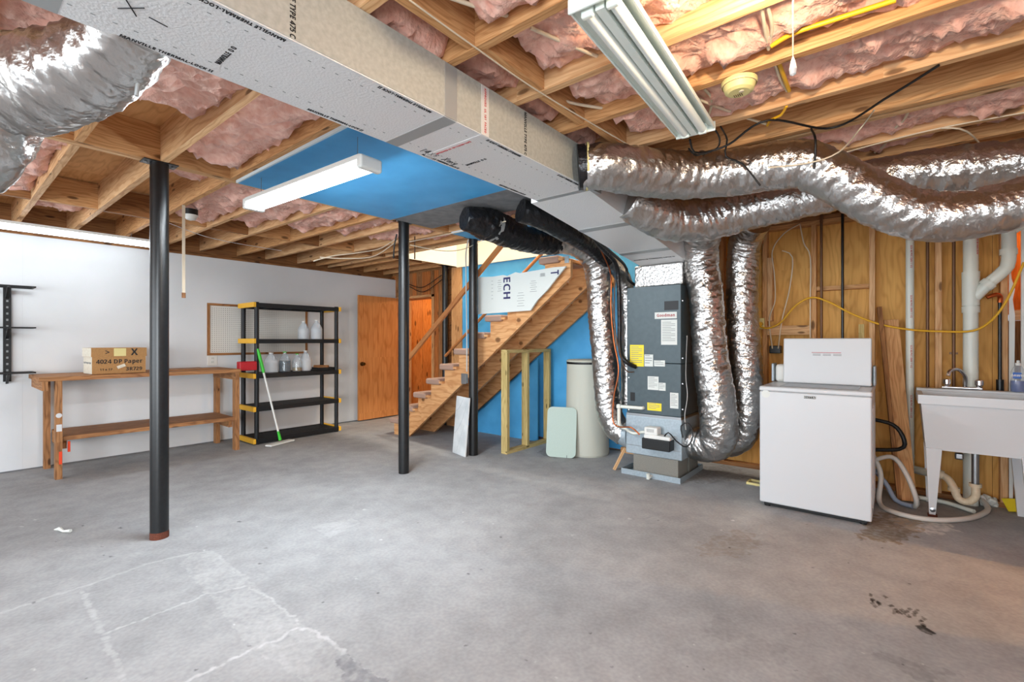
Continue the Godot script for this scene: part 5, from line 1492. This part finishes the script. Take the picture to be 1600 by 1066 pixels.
	part("spout", mb().tube(curve([f + Vector3(0.02, 0.02, 0), f + Vector3(0.02, 0.10, 0.01), f + Vector3(-0.02, 0.155, 0.05), f + Vector3(-0.07, 0.15, 0.10), f + Vector3(-0.085, 0.11, 0.115)], 0.015), [0.013], 12), M.chrome, t)
	for hx in [-0.085, 0.10]:
		part("tap_handle", mb().lathe(f + Vector3(hx, 0.022, 0), [Vector2(0.016, 0.0), Vector2(0.020, 0.012), Vector2(0.026, 0.018), Vector2(0.026, 0.05), Vector2(0.018, 0.058), Vector2(0.0, 0.06)], 14), M.chrome, t)
	# trap under the tub
	part("tailpiece", mb().rod(Vector3(0.46, 0.50, -4.92), Vector3(0.46, 0.22, -4.92), 0.022, 14), M.steel, t)
	part("trap", mb().tube(curve([Vector3(0.46, 0.23, -4.92), Vector3(0.46, 0.14, -4.92), Vector3(0.42, 0.09, -4.93), Vector3(0.37, 0.10, -4.94), Vector3(0.345, 0.17, -4.95), Vector3(0.31, 0.235, -4.97), Vector3(0.25, 0.26, -5.0)], 0.02), [0.026], 14), M.old_pvc, t, "yellowed trap")
	for q in [[Vector3(0.46, 0.225, -4.92), Vector3.UP], [Vector3(0.345, 0.165, -4.95), Vector3.UP], [Vector3(0.27, 0.255, -4.99), Vector3(-1, 0.4, 0)]]:
		band(t, q[0], q[1], 0.036, 0.026, M.old_pvc, "trap_nut")
	part("drain_valve", mb().rbox(Vector3(0.375, 0.42, -4.96), Vector3(0.05, 0.05, 0.04), 0.012), M.steel, t)

	var so := thing("soap_bottle", "clear dish soap bottle with blue liquid on the tub rim", "bottle", Vector3(0.705, 0.92, -5.10))
	var sb := Vector3(0.705, 0.92, -5.10)
	part("bottle", mb().lathe(sb, [Vector2(0.0, 0.0), Vector2(0.042, 0.002), Vector2(0.044, 0.06), Vector2(0.036, 0.11), Vector2(0.040, 0.15), Vector2(0.022, 0.19), Vector2(0.014, 0.20)], 18), M.clear, so)
	part("liquid", mb().lathe(sb, [Vector2(0.0, 0.003), Vector2(0.040, 0.004), Vector2(0.042, 0.06), Vector2(0.040, 0.085), Vector2(0.0, 0.085)], 18), M.blue_soap, so)
	part("cap", mb().lathe(sb, [Vector2(0.016, 0.198), Vector2(0.016, 0.215), Vector2(0.009, 0.22), Vector2(0.009, 0.235), Vector2(0.0, 0.237)], 14), M.white_plastic, so)
	part("label_sticker", mb().rbox(sb + Vector3(-0.01, 0.125, 0.038), Vector3(0.045, 0.045, 0.004), 0.002, Basis.IDENTITY, 1), plain(Color(0.10, 0.35, 0.70), 0.4), so)
	words("DAWN", 0.016, sb + Vector3(-0.01, 0.125, 0.0405), Vector3.RIGHT, Vector3.UP, M.label_white, so)

	# pipes along the wall
	var st := thing("waste_stack", "thick white plastic waste pipe with a side branch behind the tub", "pipe", Vector3(0.47, 0, -5.2))
	var s0 := Vector3(0.462, 0, -5.223)
	part("stack_pipe", mb().rod(s0, s0 + Vector3(0, 2.60, 0), 0.046, 24), M.pvc, st)
	band(st, s0 + Vector3(0, 1.82, 0), Vector3.UP, 0.054, 0.06, M.pvc, "pipe_hub")
	band(st, s0 + Vector3(0, 1.55, 0), Vector3.UP, 0.054, 0.05, M.pvc, "pipe_hub")
	part("wye", mb().rod(s0 + Vector3(0, 1.58, 0), s0 + Vector3(0, 1.79, 0), 0.053, 24), M.pvc, st)
	part("branch_pipe", mb().tube(curve([s0 + Vector3(0.0, 1.62, 0.0), s0 + Vector3(0.10, 1.75, 0.02), s0 + Vector3(0.17, 1.83, 0.03), s0 + Vector3(0.205, 1.91, 0.03), s0 + Vector3(0.205, 2.2, 0.03), s0 + Vector3(0.205, 2.45, 0.03)], 0.03), [0.042], 20), M.pvc, st)
	for q in [[0.09, 1.74, 1.0], [0.205, 1.98, 0.0], [0.205, 2.16, 0.0]]:
		band(st, s0 + Vector3(q[0], q[1], 0.03), Vector3(q[2], 1.0, 0), 0.050, 0.045, M.pvc, "pipe_hub")
	part("vent_pipe", mb().tube(curve([s0 + Vector3(0.22, 2.13, 0.03), s0 + Vector3(0.30, 2.21, 0.03), s0 + Vector3(0.36, 2.4, 0.03)], 0.03), [0.028], 16), M.pvc, st)
	words("SCH 40 DWV PIPE", 0.012, s0 + Vector3(0.035, 2.05, 0.035), Vector3(0, -1, 0), Vector3(0.7, 0, -0.7), M.red_ink, st)
	var sp := thing("standpipe", "white plastic standpipe with red print beside the leaning boards", "pipe", Vector3(0.09, 0, -5.24))
	part("pipe", mb().rod(Vector3(0.092, 0.2, -5.23), Vector3(0.092, 2.55, -5.23), 0.0285, 20), M.pvc, sp)
	part("pipe_elbow", mb().tube(curve([Vector3(0.092, 0.34, -5.23), Vector3(0.092, 0.24, -5.23), Vector3(0.14, 0.22, -5.21), Vector3(0.23, 0.25, -5.02)], 0.02), [0.032], 14), M.pvc, sp)
	for k in 4:
		words("SCH 40 PVC-DWV 1 1/2", 0.013, Vector3(0.100, 0.75 + 0.42 * k, -5.2012), Vector3(0, -1, 0), Vector3(1, 0, 0.0), M.red_ink, sp)
	var pipes := [[-0.54, 0.05, 2.6, M.copper, "thin brown copper pipe on the plywood wall nearest the lone stud block"], [-0.378, 0.05, 2.6, M.iron, "thin dark pipe on the plywood wall above the raised washer lid"], [0.205, 0.3, 2.6, M.copper, "thin brown pipe just right of the white standpipe"], [0.365, 0.9, 2.6, M.copper, "thin brown pipe dropping to the tub faucet"], [0.628, 0.5, 1.62, M.iron, "short dark pipe with copper elbow beside the torn drywall"]]
	for q in pipes:
		var pp := thing("water_pipe", q[4], "pipe", Vector3(q[0], q[1], -5.25))
		part("pipe", mb().rod(Vector3(q[0], q[1], -5.25), Vector3(q[0], q[2], -5.25), 0.0115, 12), q[3], pp)
		if q[0] > 0.6:
			part("copper_elbow", mb().tube(curve([Vector3(0.628, 1.60, -5.25), Vector3(0.628, 1.645, -5.24), Vector3(0.60, 1.66, -5.21), Vector3(0.55, 1.64, -5.20)], 0.02), [0.016], 12), M.bright_copper, pp, "bright copper elbow")
			part("hose_union", mb().rod(Vector3(0.628, 0.86, -5.25), Vector3(0.628, 1.0, -5.25), 0.022, 14), M.iron, pp)
		else:
			part("pipe_strap", mb().box(Vector3(q[0], q[1] + 0.3, -5.262), Vector3(0.05, 0.016, 0.012)), M.copper, pp)

	# boards leaning behind washer and tub
	var l1 := thing("leaning_board", "wide reddish board leaning on the plywood between washer and tub", "board", Vector3(0.12, 0, -4.80))
	part("plank", wb().beam(fl(1425, 786) + Vector3(-0.02, 0.01, 0), pz(1392, 500, -5.25), 0.10, 0.022, Vector3(0.2, 0, 1)), M.pine2, l1)
	var l2 := thing("leaning_board", "narrow strip of wood leaning in front of the wide reddish board", "board", Vector3(0.0, 0, -4.9))
	part("plank", wb().beam(fl(1410, 782) + Vector3(-0.02, 0.01, 0.04), pz(1374, 480, -5.23), 0.03, 0.035, Vector3(0.2, 0, 1)), M.dark, l2)
	# hoses
	var q0 := fl(1375, 790)
	cable("grey ribbed drain hose curling on the floor under the tub", [Vector3(-0.22, 0.50, -4.88), Vector3(-0.10, 0.25, -4.86), fl(1374, 788) + Vector3(0, 0.02, 0), fl(1395, 804) + Vector3(0, 0.02, 0), fl(1450, 816) + Vector3(0, 0.02, 0), fl(1510, 815) + Vector3(0, 0.02, 0), fl(1543, 802) + Vector3(0, 0.02, 0), fl(1535, 792) + Vector3(0, 0.05, 0)], 0.019, M.grey_hose, "", "drain_hose", "hose")
	cable("pale hose arching from behind the washer to the floor beside the tub leg", [Vector3(-0.20, 0.28, -4.90), Vector3(-0.03, 0.38, -4.82), Vector3(0.06, 0.28, -4.74), Vector3(0.12, 0.10, -4.72), fl(1430, 796) + Vector3(0, 0.02, 0)], 0.018, M.grey_hose, "", "drain_hose", "hose")
	cable("white hose lying behind the tub leg along the wall", [fl(1400, 778) + Vector3(0, 0.02, 0), fl(1440, 782) + Vector3(0, 0.02, 0), fl(1480, 790) + Vector3(0, 0.02, 0), fl(1522, 804) + Vector3(0, 0.02, 0)], 0.017, M.pvc, "", "drain_hose", "hose")
	cable("blue grey hose dropping behind the washer side", [Vector3(-0.20, 0.30, -4.94), Vector3(-0.07, 0.15, -4.92), Vector3(0.0, 0.03, -4.86), Vector3(0.10, 0.02, -4.80)], 0.018, M.blue_hose, "", "drain_hose", "hose")
	cable("black hose looping beside the washer", [Vector3(-0.20, 0.66, -4.90), Vector3(-0.02, 0.63, -4.87), Vector3(0.05, 0.52, -4.84), Vector3(0.02, 0.44, -4.86), Vector3(-0.20, 0.40, -4.90)], 0.016, M.black, "", "supply_hose", "hose")
	# small things on the floor
	var yy := fl(1583, 800)
	one("sponge", "yellow cleaning cloth folded on the floor behind the tub leg", "cloth", mb().box(yy + Vector3(0, 0.05, 0), Vector3(0.10, 0.10, 0.012), Basis(Vector3.UP, 0.5) * Basis(Vector3.RIGHT, -0.7)), M.label_yellow, yy)
	var rg := fl(1548, 792)
	var nzr := mb()
	for k in 7:
		nzr.rbox(rg + Vector3(rng.randf_range(-0.05, 0.06), rng.randf_range(0.015, 0.06), rng.randf_range(-0.04, 0.03)), Vector3(0.06, 0.03, 0.05), 0.012, Basis.from_euler(Vector3(rng.randf() * 3.0, rng.randf() * 3.0, rng.randf() * 3.0)), 1)
	one("rag", "crumpled white rag at the end of the floor hose", "rag", nzr, M.label_white, rg)
	var wf := thing("plastic_edging", "small cream plastic frame lying on the floor left of the washer", "frame", fl(1180, 757))
	var w0 := fl(1168, 757)
	part("frame_bar", mb().box(w0 + Vector3(0.06, 0.01, -0.01), Vector3(0.14, 0.02, 0.015)), M.beige, wf)
	part("frame_bar", mb().box(w0 + Vector3(-0.005, 0.01, -0.07), Vector3(0.015, 0.02, 0.12)), M.beige, wf)
	part("frame_bar", mb().box(w0 + Vector3(0.06, 0.01, -0.13), Vector3(0.14, 0.02, 0.015)), M.beige, wf)
	# electrical on the wall
	var eb := thing("wall_outlet", "cream outlet with yellow cord plugged in beside the upright foil duct", "outlet", Vector3(-1.05, 1.42, -5.27))
	part("plate", mb().rbox(Vector3(-1.055, 1.475, -5.268), Vector3(0.07, 0.11, 0.012), 0.004), M.beige, eb)
	part("plug", mb().rod(Vector3(-1.05, 1.47, -5.262), Vector3(-1.05, 1.47, -5.225), 0.02, 14), M.cord_yellow, eb)
	var jb := thing("junction_box", "dark metal junction box on the wall left of the washer lid", "junction box", Vector3(-0.93, 1.18, -5.3))
	part("case", mb().rbox(Vector3(-0.93, 1.215, -5.32), Vector3(0.10, 0.075, 0.09), 0.006), M.iron, jb)
	one("wood_shim", "short pale stick standing on the sill behind the washer lid", "stick", mb().lohi(Vector3(-0.26, 1.30, -5.27), Vector3(-0.22, 1.45, -5.25)), M.treated, Vector3(-0.24, 1.3, -5.26))

func _walls(m: MB, ax0: float, ax1: float, az0: float, az1: float, ay: float, bx0: float, bx1: float, bz0: float, bz1: float, by: float, sg: float) -> void:
	var a := [Vector3(ax0, ay, az0), Vector3(ax1, ay, az0), Vector3(ax1, ay, az1), Vector3(ax0, ay, az1)]
	var b := [Vector3(bx0, by, bz0), Vector3(bx1, by, bz0), Vector3(bx1, by, bz1), Vector3(bx0, by, bz1)]
	var out := [Vector3(0, 0, -1), Vector3(1, 0, 0), Vector3(0, 0, 1), Vector3(-1, 0, 0)]
	for k in 4:
		var k1 := (k + 1) % 4
		var nn: Vector3 = (a[k1] - a[k]).cross(b[k] - a[k]).normalized()
		if nn.dot(out[k] * sg) < 0.0:
			nn = -nn
		m.quad(a[k], a[k1], b[k1], b[k], nn)

# ================================================================ lamps
func _wrap_light(label: String, a: Vector3, b: Vector3, lit: bool, drop: float) -> Node3D:
	var o := thing("shop_light", label, "light", (a + b) * 0.5)
	var d := (b - a).normalized()
	var side := d.cross(Vector3.UP).normalized()
	var bs := Basis(side, Vector3.UP, -d)
	var poly := PackedVector2Array([Vector2(-0.062, 0.0), Vector2(-0.058, -0.02), Vector2(-0.035, -0.045), Vector2(0.035, -0.045), Vector2(0.058, -0.02), Vector2(0.062, 0.0)])
	part("housing", mb().box((a + b) * 0.5 + Vector3(0, 0.014, 0), Vector3(0.132, 0.026, (b - a).length()), bs), M.white_plastic, o)
	part("light_diffuser", mb().prism(poly, b, Basis(side, Vector3.UP, d), (b - a).length()), M.glow, o)
	for e in [a, b]:
		part("end_cap", mb().rbox(e + Vector3(0, -0.012, 0), Vector3(0.145, 0.075, 0.045), 0.014, bs), M.white_plastic, o)
	if drop > 0.0:
		for t in [0.08, 0.92]:
			var p := a.lerp(b, t)
			part("hanging_wire", mb().rod(p + Vector3(0, 0.02, 0), p + Vector3(0, drop, 0), 0.002, 5), M.steel, o)
	return o
func build_lamps() -> void:
	var cool := Color(0.94, 0.975, 1.0)
	var a := Vector3(-3.58, 2.285, -1.475)
	var b := Vector3(-2.25, 2.285, -1.53)
	_wrap_light("lit white shop light hanging below the blue foam sheet", a, b, true, 0.165)
	area("shop_light_hanging_lamp", (a + b) * 0.5 + Vector3(0, -0.055, 0), Vector3(0, -1, 0), Vector2(1.25, 0.11), cool, 3.6)
	for sg in [-1.0, 1.0]:
		area("shop_light_side_%s" % ("front" if sg > 0.0 else "rear"), (a + b) * 0.5 + Vector3(0, -0.03, sg * 0.075), Vector3(0, -1.2, sg), Vector2(1.25, 0.04), cool, 0.8 if sg > 0.0 else 1.8)
	var c := Vector3(-6.50, 2.40, -1.59)
	var e := Vector3(-6.50, 2.40, 0.75)
	_wrap_light("lit strip light running along the top of the white wall", e, c, true, 0.075)
	area("wall_strip_lamp", (c + e) * 0.5 + Vector3(0.03, -0.06, 0), Vector3(0.6, -1, 0), Vector2(2.3, 0.11), cool, 0.6)
	# fittings for the added fill lamps behind the camera and in the stairwell
	_wrap_light("added fill lamp out of view by the wide opening, left one", Vector3(-4.2, 2.425, 3.0), Vector3(-3.0, 2.425, 3.0), true, 0.04)
	_wrap_light("added fill lamp out of view by the side window", Vector3(-0.4, 2.425, 3.0), Vector3(0.8, 2.425, 3.0), true, 0.04)
	var sl := thing("added_stair_panel", "square glowing panel added out of view to brighten the stairwell", "light", Vector3(-3.6, 4.96, -4.6))
	part("light_panel", mb().rbox(Vector3(-3.6, 4.98, -4.6), Vector3(0.32, 0.038, 0.32), 0.01), M.glow, sl)
	# twin tube fitting, switched off
	var f := thing("fluorescent_fixture", "long white twin tube fluorescent fitting, unlit, hung under the joists", "light", Vector3(-0.80, 2.40, -2.0))
	var p0 := Vector3(-0.842, 2.425, -2.61)
	var p1 := Vector3(-0.752, 2.405, -1.36)
	var d := (p1 - p0).normalized()
	var side := Vector3.UP.cross(d).normalized()
	var bs := Basis(side, d.cross(side), d)
	var L := (p1 - p0).length()
	var mid := (p0 + p1) * 0.5
	part("tray", mb().box(mid + bs.y * 0.03, Vector3(0.10, 0.04, L), bs), M.fluor_white, f)
	for s in [-1.0, 1.0]:
		part("reflector", mb().box(mid + side * s * 0.068 + bs.y * 0.022, Vector3(0.062, 0.004, L), bs * Basis(Vector3(0, 0, 1), s * -0.45)), M.fluor_white, f)
		part("rim_lip", mb().box(mid + side * s * 0.098 + bs.y * 0.006, Vector3(0.006, 0.022, L), bs), M.fluor_white, f)
		part("fluorescent_tube", mb().rod(p0 + side * s * 0.045 + d * 0.03 - bs.y * 0.004, p1 + side * s * 0.045 - d * 0.03 - bs.y * 0.004, 0.021, 18), M.tube_off, f)
		for e2 in [p0 + d * 0.03, p1 - d * 0.03]:
			part("tube_holder", mb().rbox(e2 + side * s * 0.045, Vector3(0.045, 0.055, 0.022), 0.008, bs), M.fluor_white, f)
	part("ballast_cover", mb().box(mid - bs.y * 0.004, Vector3(0.03, 0.03, L - 0.05), bs), M.fluor_white, f)
	for e2 in [p0, p1]:
		part("end_plate", mb().rbox(e2 + bs.y * 0.012, Vector3(0.205, 0.05, 0.012), 0.005, bs), M.fluor_white, f)
	for t in [0.12, 0.9]:
		part("chain", mb().rod(p0.lerp(p1, t) + side * 0.05 + Vector3(0, 0.05, 0), p0.lerp(p1, t) + side * 0.05 + Vector3(0, 0.075, 0), 0.003, 5), M.steel, f)

	# warm bulb with pull cord just above the frame
	var lp := Vector3(-0.235, H, -1.58)
	var o := thing("bulb_holder", "porcelain bulb holder with glowing warm bulb under the near joists", "light", lp)
	part("base", mb().lathe(lp + Vector3(0, -0.05, 0), [Vector2(0.0, 0.0), Vector2(0.03, 0.0), Vector2(0.055, 0.03), Vector2(0.06, 0.05)], 20), M.white_plastic, o)
	part("light_bulb", mb().lathe(lp + Vector3(0.0, -0.155, 0), [Vector2(0.0, 0.0), Vector2(0.02, 0.004), Vector2(0.03, 0.03), Vector2(0.026, 0.055), Vector2(0.014, 0.085), Vector2(0.013, 0.106)], 18), M.warm_glow, o)
	omni("bulb_lamp", lp + Vector3(0, -0.12, 0), Color(1.0, 0.90, 0.76), 0.65, 0.03)
	var ct := pz(1239, -30, -1.58)
	var ce := pz(1239, 92, -1.58)
	part("pull_cord", mb().rod(Vector3(ce.x, H - 0.03, -1.58), ce, 0.0022, 6), M.cord_white, o)
	part("pull_knob", mb().lathe(ce + Vector3(0, -0.05, 0), [Vector2(0.0, 0.0), Vector2(0.008, 0.005), Vector2(0.010, 0.02), Vector2(0.006, 0.042), Vector2(0.002, 0.055)], 12), M.white_plastic, o)
	# warm lamps in the side room and in the hall and closet
	var warm := Color(1.0, 0.77, 0.50)
	for q in [["side_room", Vector3(3.3, 2.2, -3.88), 4.5], ["hall", Vector3(-5.9, 2.1, -6.3), 0.7], ["closet", Vector3(1.3, 2.4, -5.8), 0.25]]:
		var p: Vector3 = q[1]
		var bl := thing("bare_bulb", "bare warm bulb hanging in the " + q[0].replace("_", " "), "light", p)
		part("light_bulb", mb().lathe(p, [Vector2(0.0, -0.05), Vector2(0.02, -0.045), Vector2(0.03, -0.02), Vector2(0.026, 0.01), Vector2(0.014, 0.04), Vector2(0.013, 0.055)], 16), M.warm_glow, bl)
		part("cord", mb().rod(p + Vector3(0, 0.05, 0), Vector3(p.x, 2.72 if q[0] != "hall" else 2.5, p.z), 0.004, 6), M.black, bl)
		omni(q[0] + "_lamp", p, warm, q[2], 0.03)
	# smoke detector
	var sp := py(1155, 128, H - 0.005)
	var sd := thing("smoke_detector", "round yellowed smoke detector on the underside of a joist", "smoke detector", sp)
	part("base", mb().lathe(sp + Vector3(0, -0.018, 0), [Vector2(0.072, 0.0), Vector2(0.075, 0.008), Vector2(0.075, 0.02)], 32), M.beige, sd)
	part("cover", mb().lathe(sp + Vector3(0, -0.05, 0), [Vector2(0.0, 0.0), Vector2(0.045, 0.0), Vector2(0.060, 0.008), Vector2(0.068, 0.032)], 32), M.beige, sd)
	part("test_button", mb().lathe(sp + Vector3(0.012, -0.053, 0.01), [Vector2(0.0, 0.0), Vector2(0.010, 0.001), Vector2(0.012, 0.004)], 14), M.cord_white, sd)
	var gr := mb()
	for k in 5:
		gr.box(sp + Vector3(-0.025 + 0.008 * k, -0.0505, -0.02), Vector3(0.003, 0.001, 0.025))
	part("grille_slots", gr, M.copper, sd)

# ================================================================ cables under the ceiling and on the wall
func build_cables() -> void:
	var g := "white cables under the joists"
	# long wire along the trunk duct
	cable("thin white wire running under the joists from the trunk duct side to the foil duct", [py(640, 0, H - 0.01), py(730, 65, H - 0.006), py(850, 148, H - 0.01), py(995, 234, H - 0.012)], 0.0035, M.cord_white)
	# cables threaded through holes in the joists right of the trunk duct
	for q in [["thick white cable threaded through the joists above the red printed tape of the trunk duct", [700, -5], [750, 12], [797, 26]], ["long white cable ending in a joist hole beside the middle of the twin tube fitting", [829, 43], [885, 68], [938, 90]], ["white cable ending in a joist hole above the collar of the foil duct", [856, 147], [890, 160], [946, 170]], ["white cable passing behind the end of the twin tube fitting near the foil duct", [985, 177], [1015, 184], [1040, 188]]]:
		cable(q[0], [py(q[1][0], q[1][1], H + 0.055), py(q[2][0], q[2][1], H + 0.055), py(q[3][0], q[3][1], H + 0.055)], 0.008, M.cord_white, g)
	for q in [["straight white cable dropping to the joist hole where the yellow flat cable starts", [1190, 12], [1195, 45], [1201, 77]], ["bowed white cable beside the straight one above the yellow flat cable", [1199, 10], [1206, 40], [1203, 72]], ["white cable slanting from the twin tube fitting to a joist hole below the smoke detector", [1082, 150], [1110, 163], [1141, 174]], ["short curved white cable between the twin tube fitting and the smoke detector", [1100, 138], [1112, 155], [1108, 178]], ["white cable beside the short yellow cable next to the pull cord", [1211, 100], [1220, 125], [1230, 142]], ["short white cable meeting the yellow cable loop under the joists", [1166, 184], [1185, 190], [1198, 194]], ["short white cable bending into a joist hole below the drooping black cable", [1420, 172], [1412, 188], [1398, 200]], ["short white cable entering the joist just above the far foil duct", [1384, 224], [1376, 232], [1367, 238]]]:
		cable(q[0], [py(q[1][0], q[1][1], H + 0.03), py(q[2][0], q[2][1], H + 0.03), py(q[3][0], q[3][1], H + 0.03)], 0.007, M.cord_white, g)
	cable("yellow flat cable lying along a joist above the smoke detector", [py(1205, 72, H + 0.02), py(1240, 52, H + 0.03), py(1300, 32, H + 0.03), py(1400, 0, H + 0.03)], 0.010, M.cord_yellow)
	cable("short yellow cable dropping between joists beside the smoke detector", [py(1217, 98, H + 0.03), py(1225, 120, H + 0.02), py(1233, 142, H + 0.02)], 0.009, M.cord_yellow)
	cable("yellow cable loop under the joist beside the fluorescent fitting", [py(1229, 166, H - 0.002), py(1220, 180, H - 0.006), py(1205, 187, H - 0.002), py(1199, 196, H + 0.02)], 0.007, M.cord_yellow)
	cable("black cable drooping from the fluorescent fitting along the joists", [py(1078, 218, 2.42), py(1085, 238, 2.38), py(1110, 236, 2.40), py(1140, 225, 2.42), py(1200, 188, H - 0.015), py(1300, 200, H - 0.012), py(1390, 150, H - 0.012), py(1467, 102, H - 0.006)], 0.006, M.black)
	cable("black cable loop hanging beside the fluorescent fitting end", [py(1115, 200, H - 0.006), py(1124, 215, 2.44), py(1120, 232, 2.42), py(1090, 243, 2.40), py(1076, 232, 2.42)], 0.005, M.black)
	cable("black cable draped over the foil duct near the twin tube fitting", [py(1126, 198, H - 0.005), py(1136, 218, 2.45), pz(1134, 244, -2.93), pz(1160, 256, -2.915), pz(1188, 290, -2.92)], 0.005, M.black)
	cable("thin white wire trailing along the far joists above the foil ducts", [py(1300, 244, H - 0.01), py(1380, 222, H - 0.01), py(1470, 200, H - 0.01), py(1600, 176, H - 0.01)], 0.004, M.cord_white)
	cable("thin white wire slanting from the joists onto the foil duct", [py(1366, 172, H - 0.005), py(1345, 200, 2.46), pz(1310, 238, -2.98), pz(1262, 255, -2.96), pz(1200, 262, -2.93)], 0.004, M.cord_white)
	cable("white wire drooping behind the far foil duct", [py(1470, 200, H - 0.012), py(1510, 205, H - 0.03), py(1545, 240, 2.43), py(1565, 256, 2.40)], 0.005, M.cord_white)
	# cables left of the trunk duct, sagging between the columns
	for q in [[[490, 408], [520, 400], [560, 395], [595, 388], [620, 372]], [[500, 402], [540, 404], [585, 400], [621, 376]]]:
		var pts: Array = []
		for k in q.size():
			pts.append(pxx(q[k][0], q[k][1], -4.3))
		cable(("upper" if q[0][0] == 500 else "lower") + " of two white cables sagging below the joists toward the middle column", pts, 0.006, M.cord_white, "cables sagging toward the middle column")
	cable("white cable running from the middle column to the black flexible duct", [pxx(640, 378, -3.72), pxx(700, 366, -3.66), pxx(760, 353, -3.2), pz(790, 346, -3.05)], 0.005, M.cord_white)
	cable("white cable sagging between the stair columns", [pxx(641, 383, -3.73), pxx(690, 392, -3.70), pxx(722, 390, -3.70), pxx(745, 380, -3.70), pxx(768, 366, -3.5)], 0.005, M.cord_white)
	cable("black cable hanging from the joists beside the middle column", [pxx(620, 366, -3.80), pxx(616, 385, -3.85), pxx(615, 404, -3.85)], 0.008, M.black)
	var hook := pxx(648, 405, -4.2)
	cable("dark rod with hook hanging from the joists near the stairwell", [Vector3(-4.2, H, hook.z), Vector3(-4.2, hook.y + 0.03, hook.z), Vector3(-4.2, hook.y, hook.z)], 0.008, M.copper, "", "hanging_rod", "rod")
	for q in [[[640, 448], [662, 456], [692, 436]], [[638, 444], [660, 449], [690, 430]]]:
		var pts: Array = []
		for k in q.size():
			pts.append(pz(q[k][0], q[k][1], -5.08))
		cable(("lower" if q[0][0] == 640 else "upper") + " of two black cables drooping across the boards above the doorway", pts, 0.006, M.black, "black cables above the doorway")
	cable("thin wire twisted along the joist above the strap", [pxx(345, 288, -4.3), pxx(325, 300, -4.4), pxx(305, 312, -4.6), pxx(288, 318, -4.75)], 0.005, M.cord_white)
	cable("thin wire along the joist undersides behind the near column", [pxx(100, 318, -5.6), pxx(230, 338, -5.6), pxx(330, 372, -5.5), pxx(440, 392, -5.4)], 0.003, M.cord_grey)
	# wall cables at the right
	var zc := -5.262
	cable("white cable curving down the plywood to the junction box", [pz(1250, 350, zc), pz(1225, 365, zc), pz(1207, 392, zc), pz(1210, 430, zc), pz(1211, 470, zc), pz(1202, 500, zc), pz(1207, 545, zc)], 0.006, M.cord_white)
	cable("white cable with loose bent end rising from the junction box", [pz(1216, 545, zc), pz(1222, 500, zc), pz(1234, 450, zc), pz(1238, 402, zc), pz(1222, 392, zc)], 0.006, M.cord_white)
	cable("white cable straight down the stud behind the washer", [pz(1250, 350, zc), pz(1256, 380, zc), pz(1266, 402, zc), pz(1266, 470, zc), pz(1266, 528, zc)], 0.006, M.cord_white)
	cable("yellow extension cord looping along the wall pipes to the outlet", [pz(1186, 510, -5.225), pz(1200, 513, -5.22), pz(1220, 504, -5.22), pz(1243, 478, -5.22), pz(1268, 465, -5.22), pz(1295, 472, -5.215), pz(1330, 490, -5.215), pz(1372, 506, -5.21), pz(1420, 515, -5.19), pz(1470, 518, -5.2), pz(1520, 517, -5.14), pz(1550, 500, -5.14), pz(1575, 466, -5.14), pz(1600, 410, -5.14)], 0.009, M.cord_yellow, "", "extension_cord", "cord")
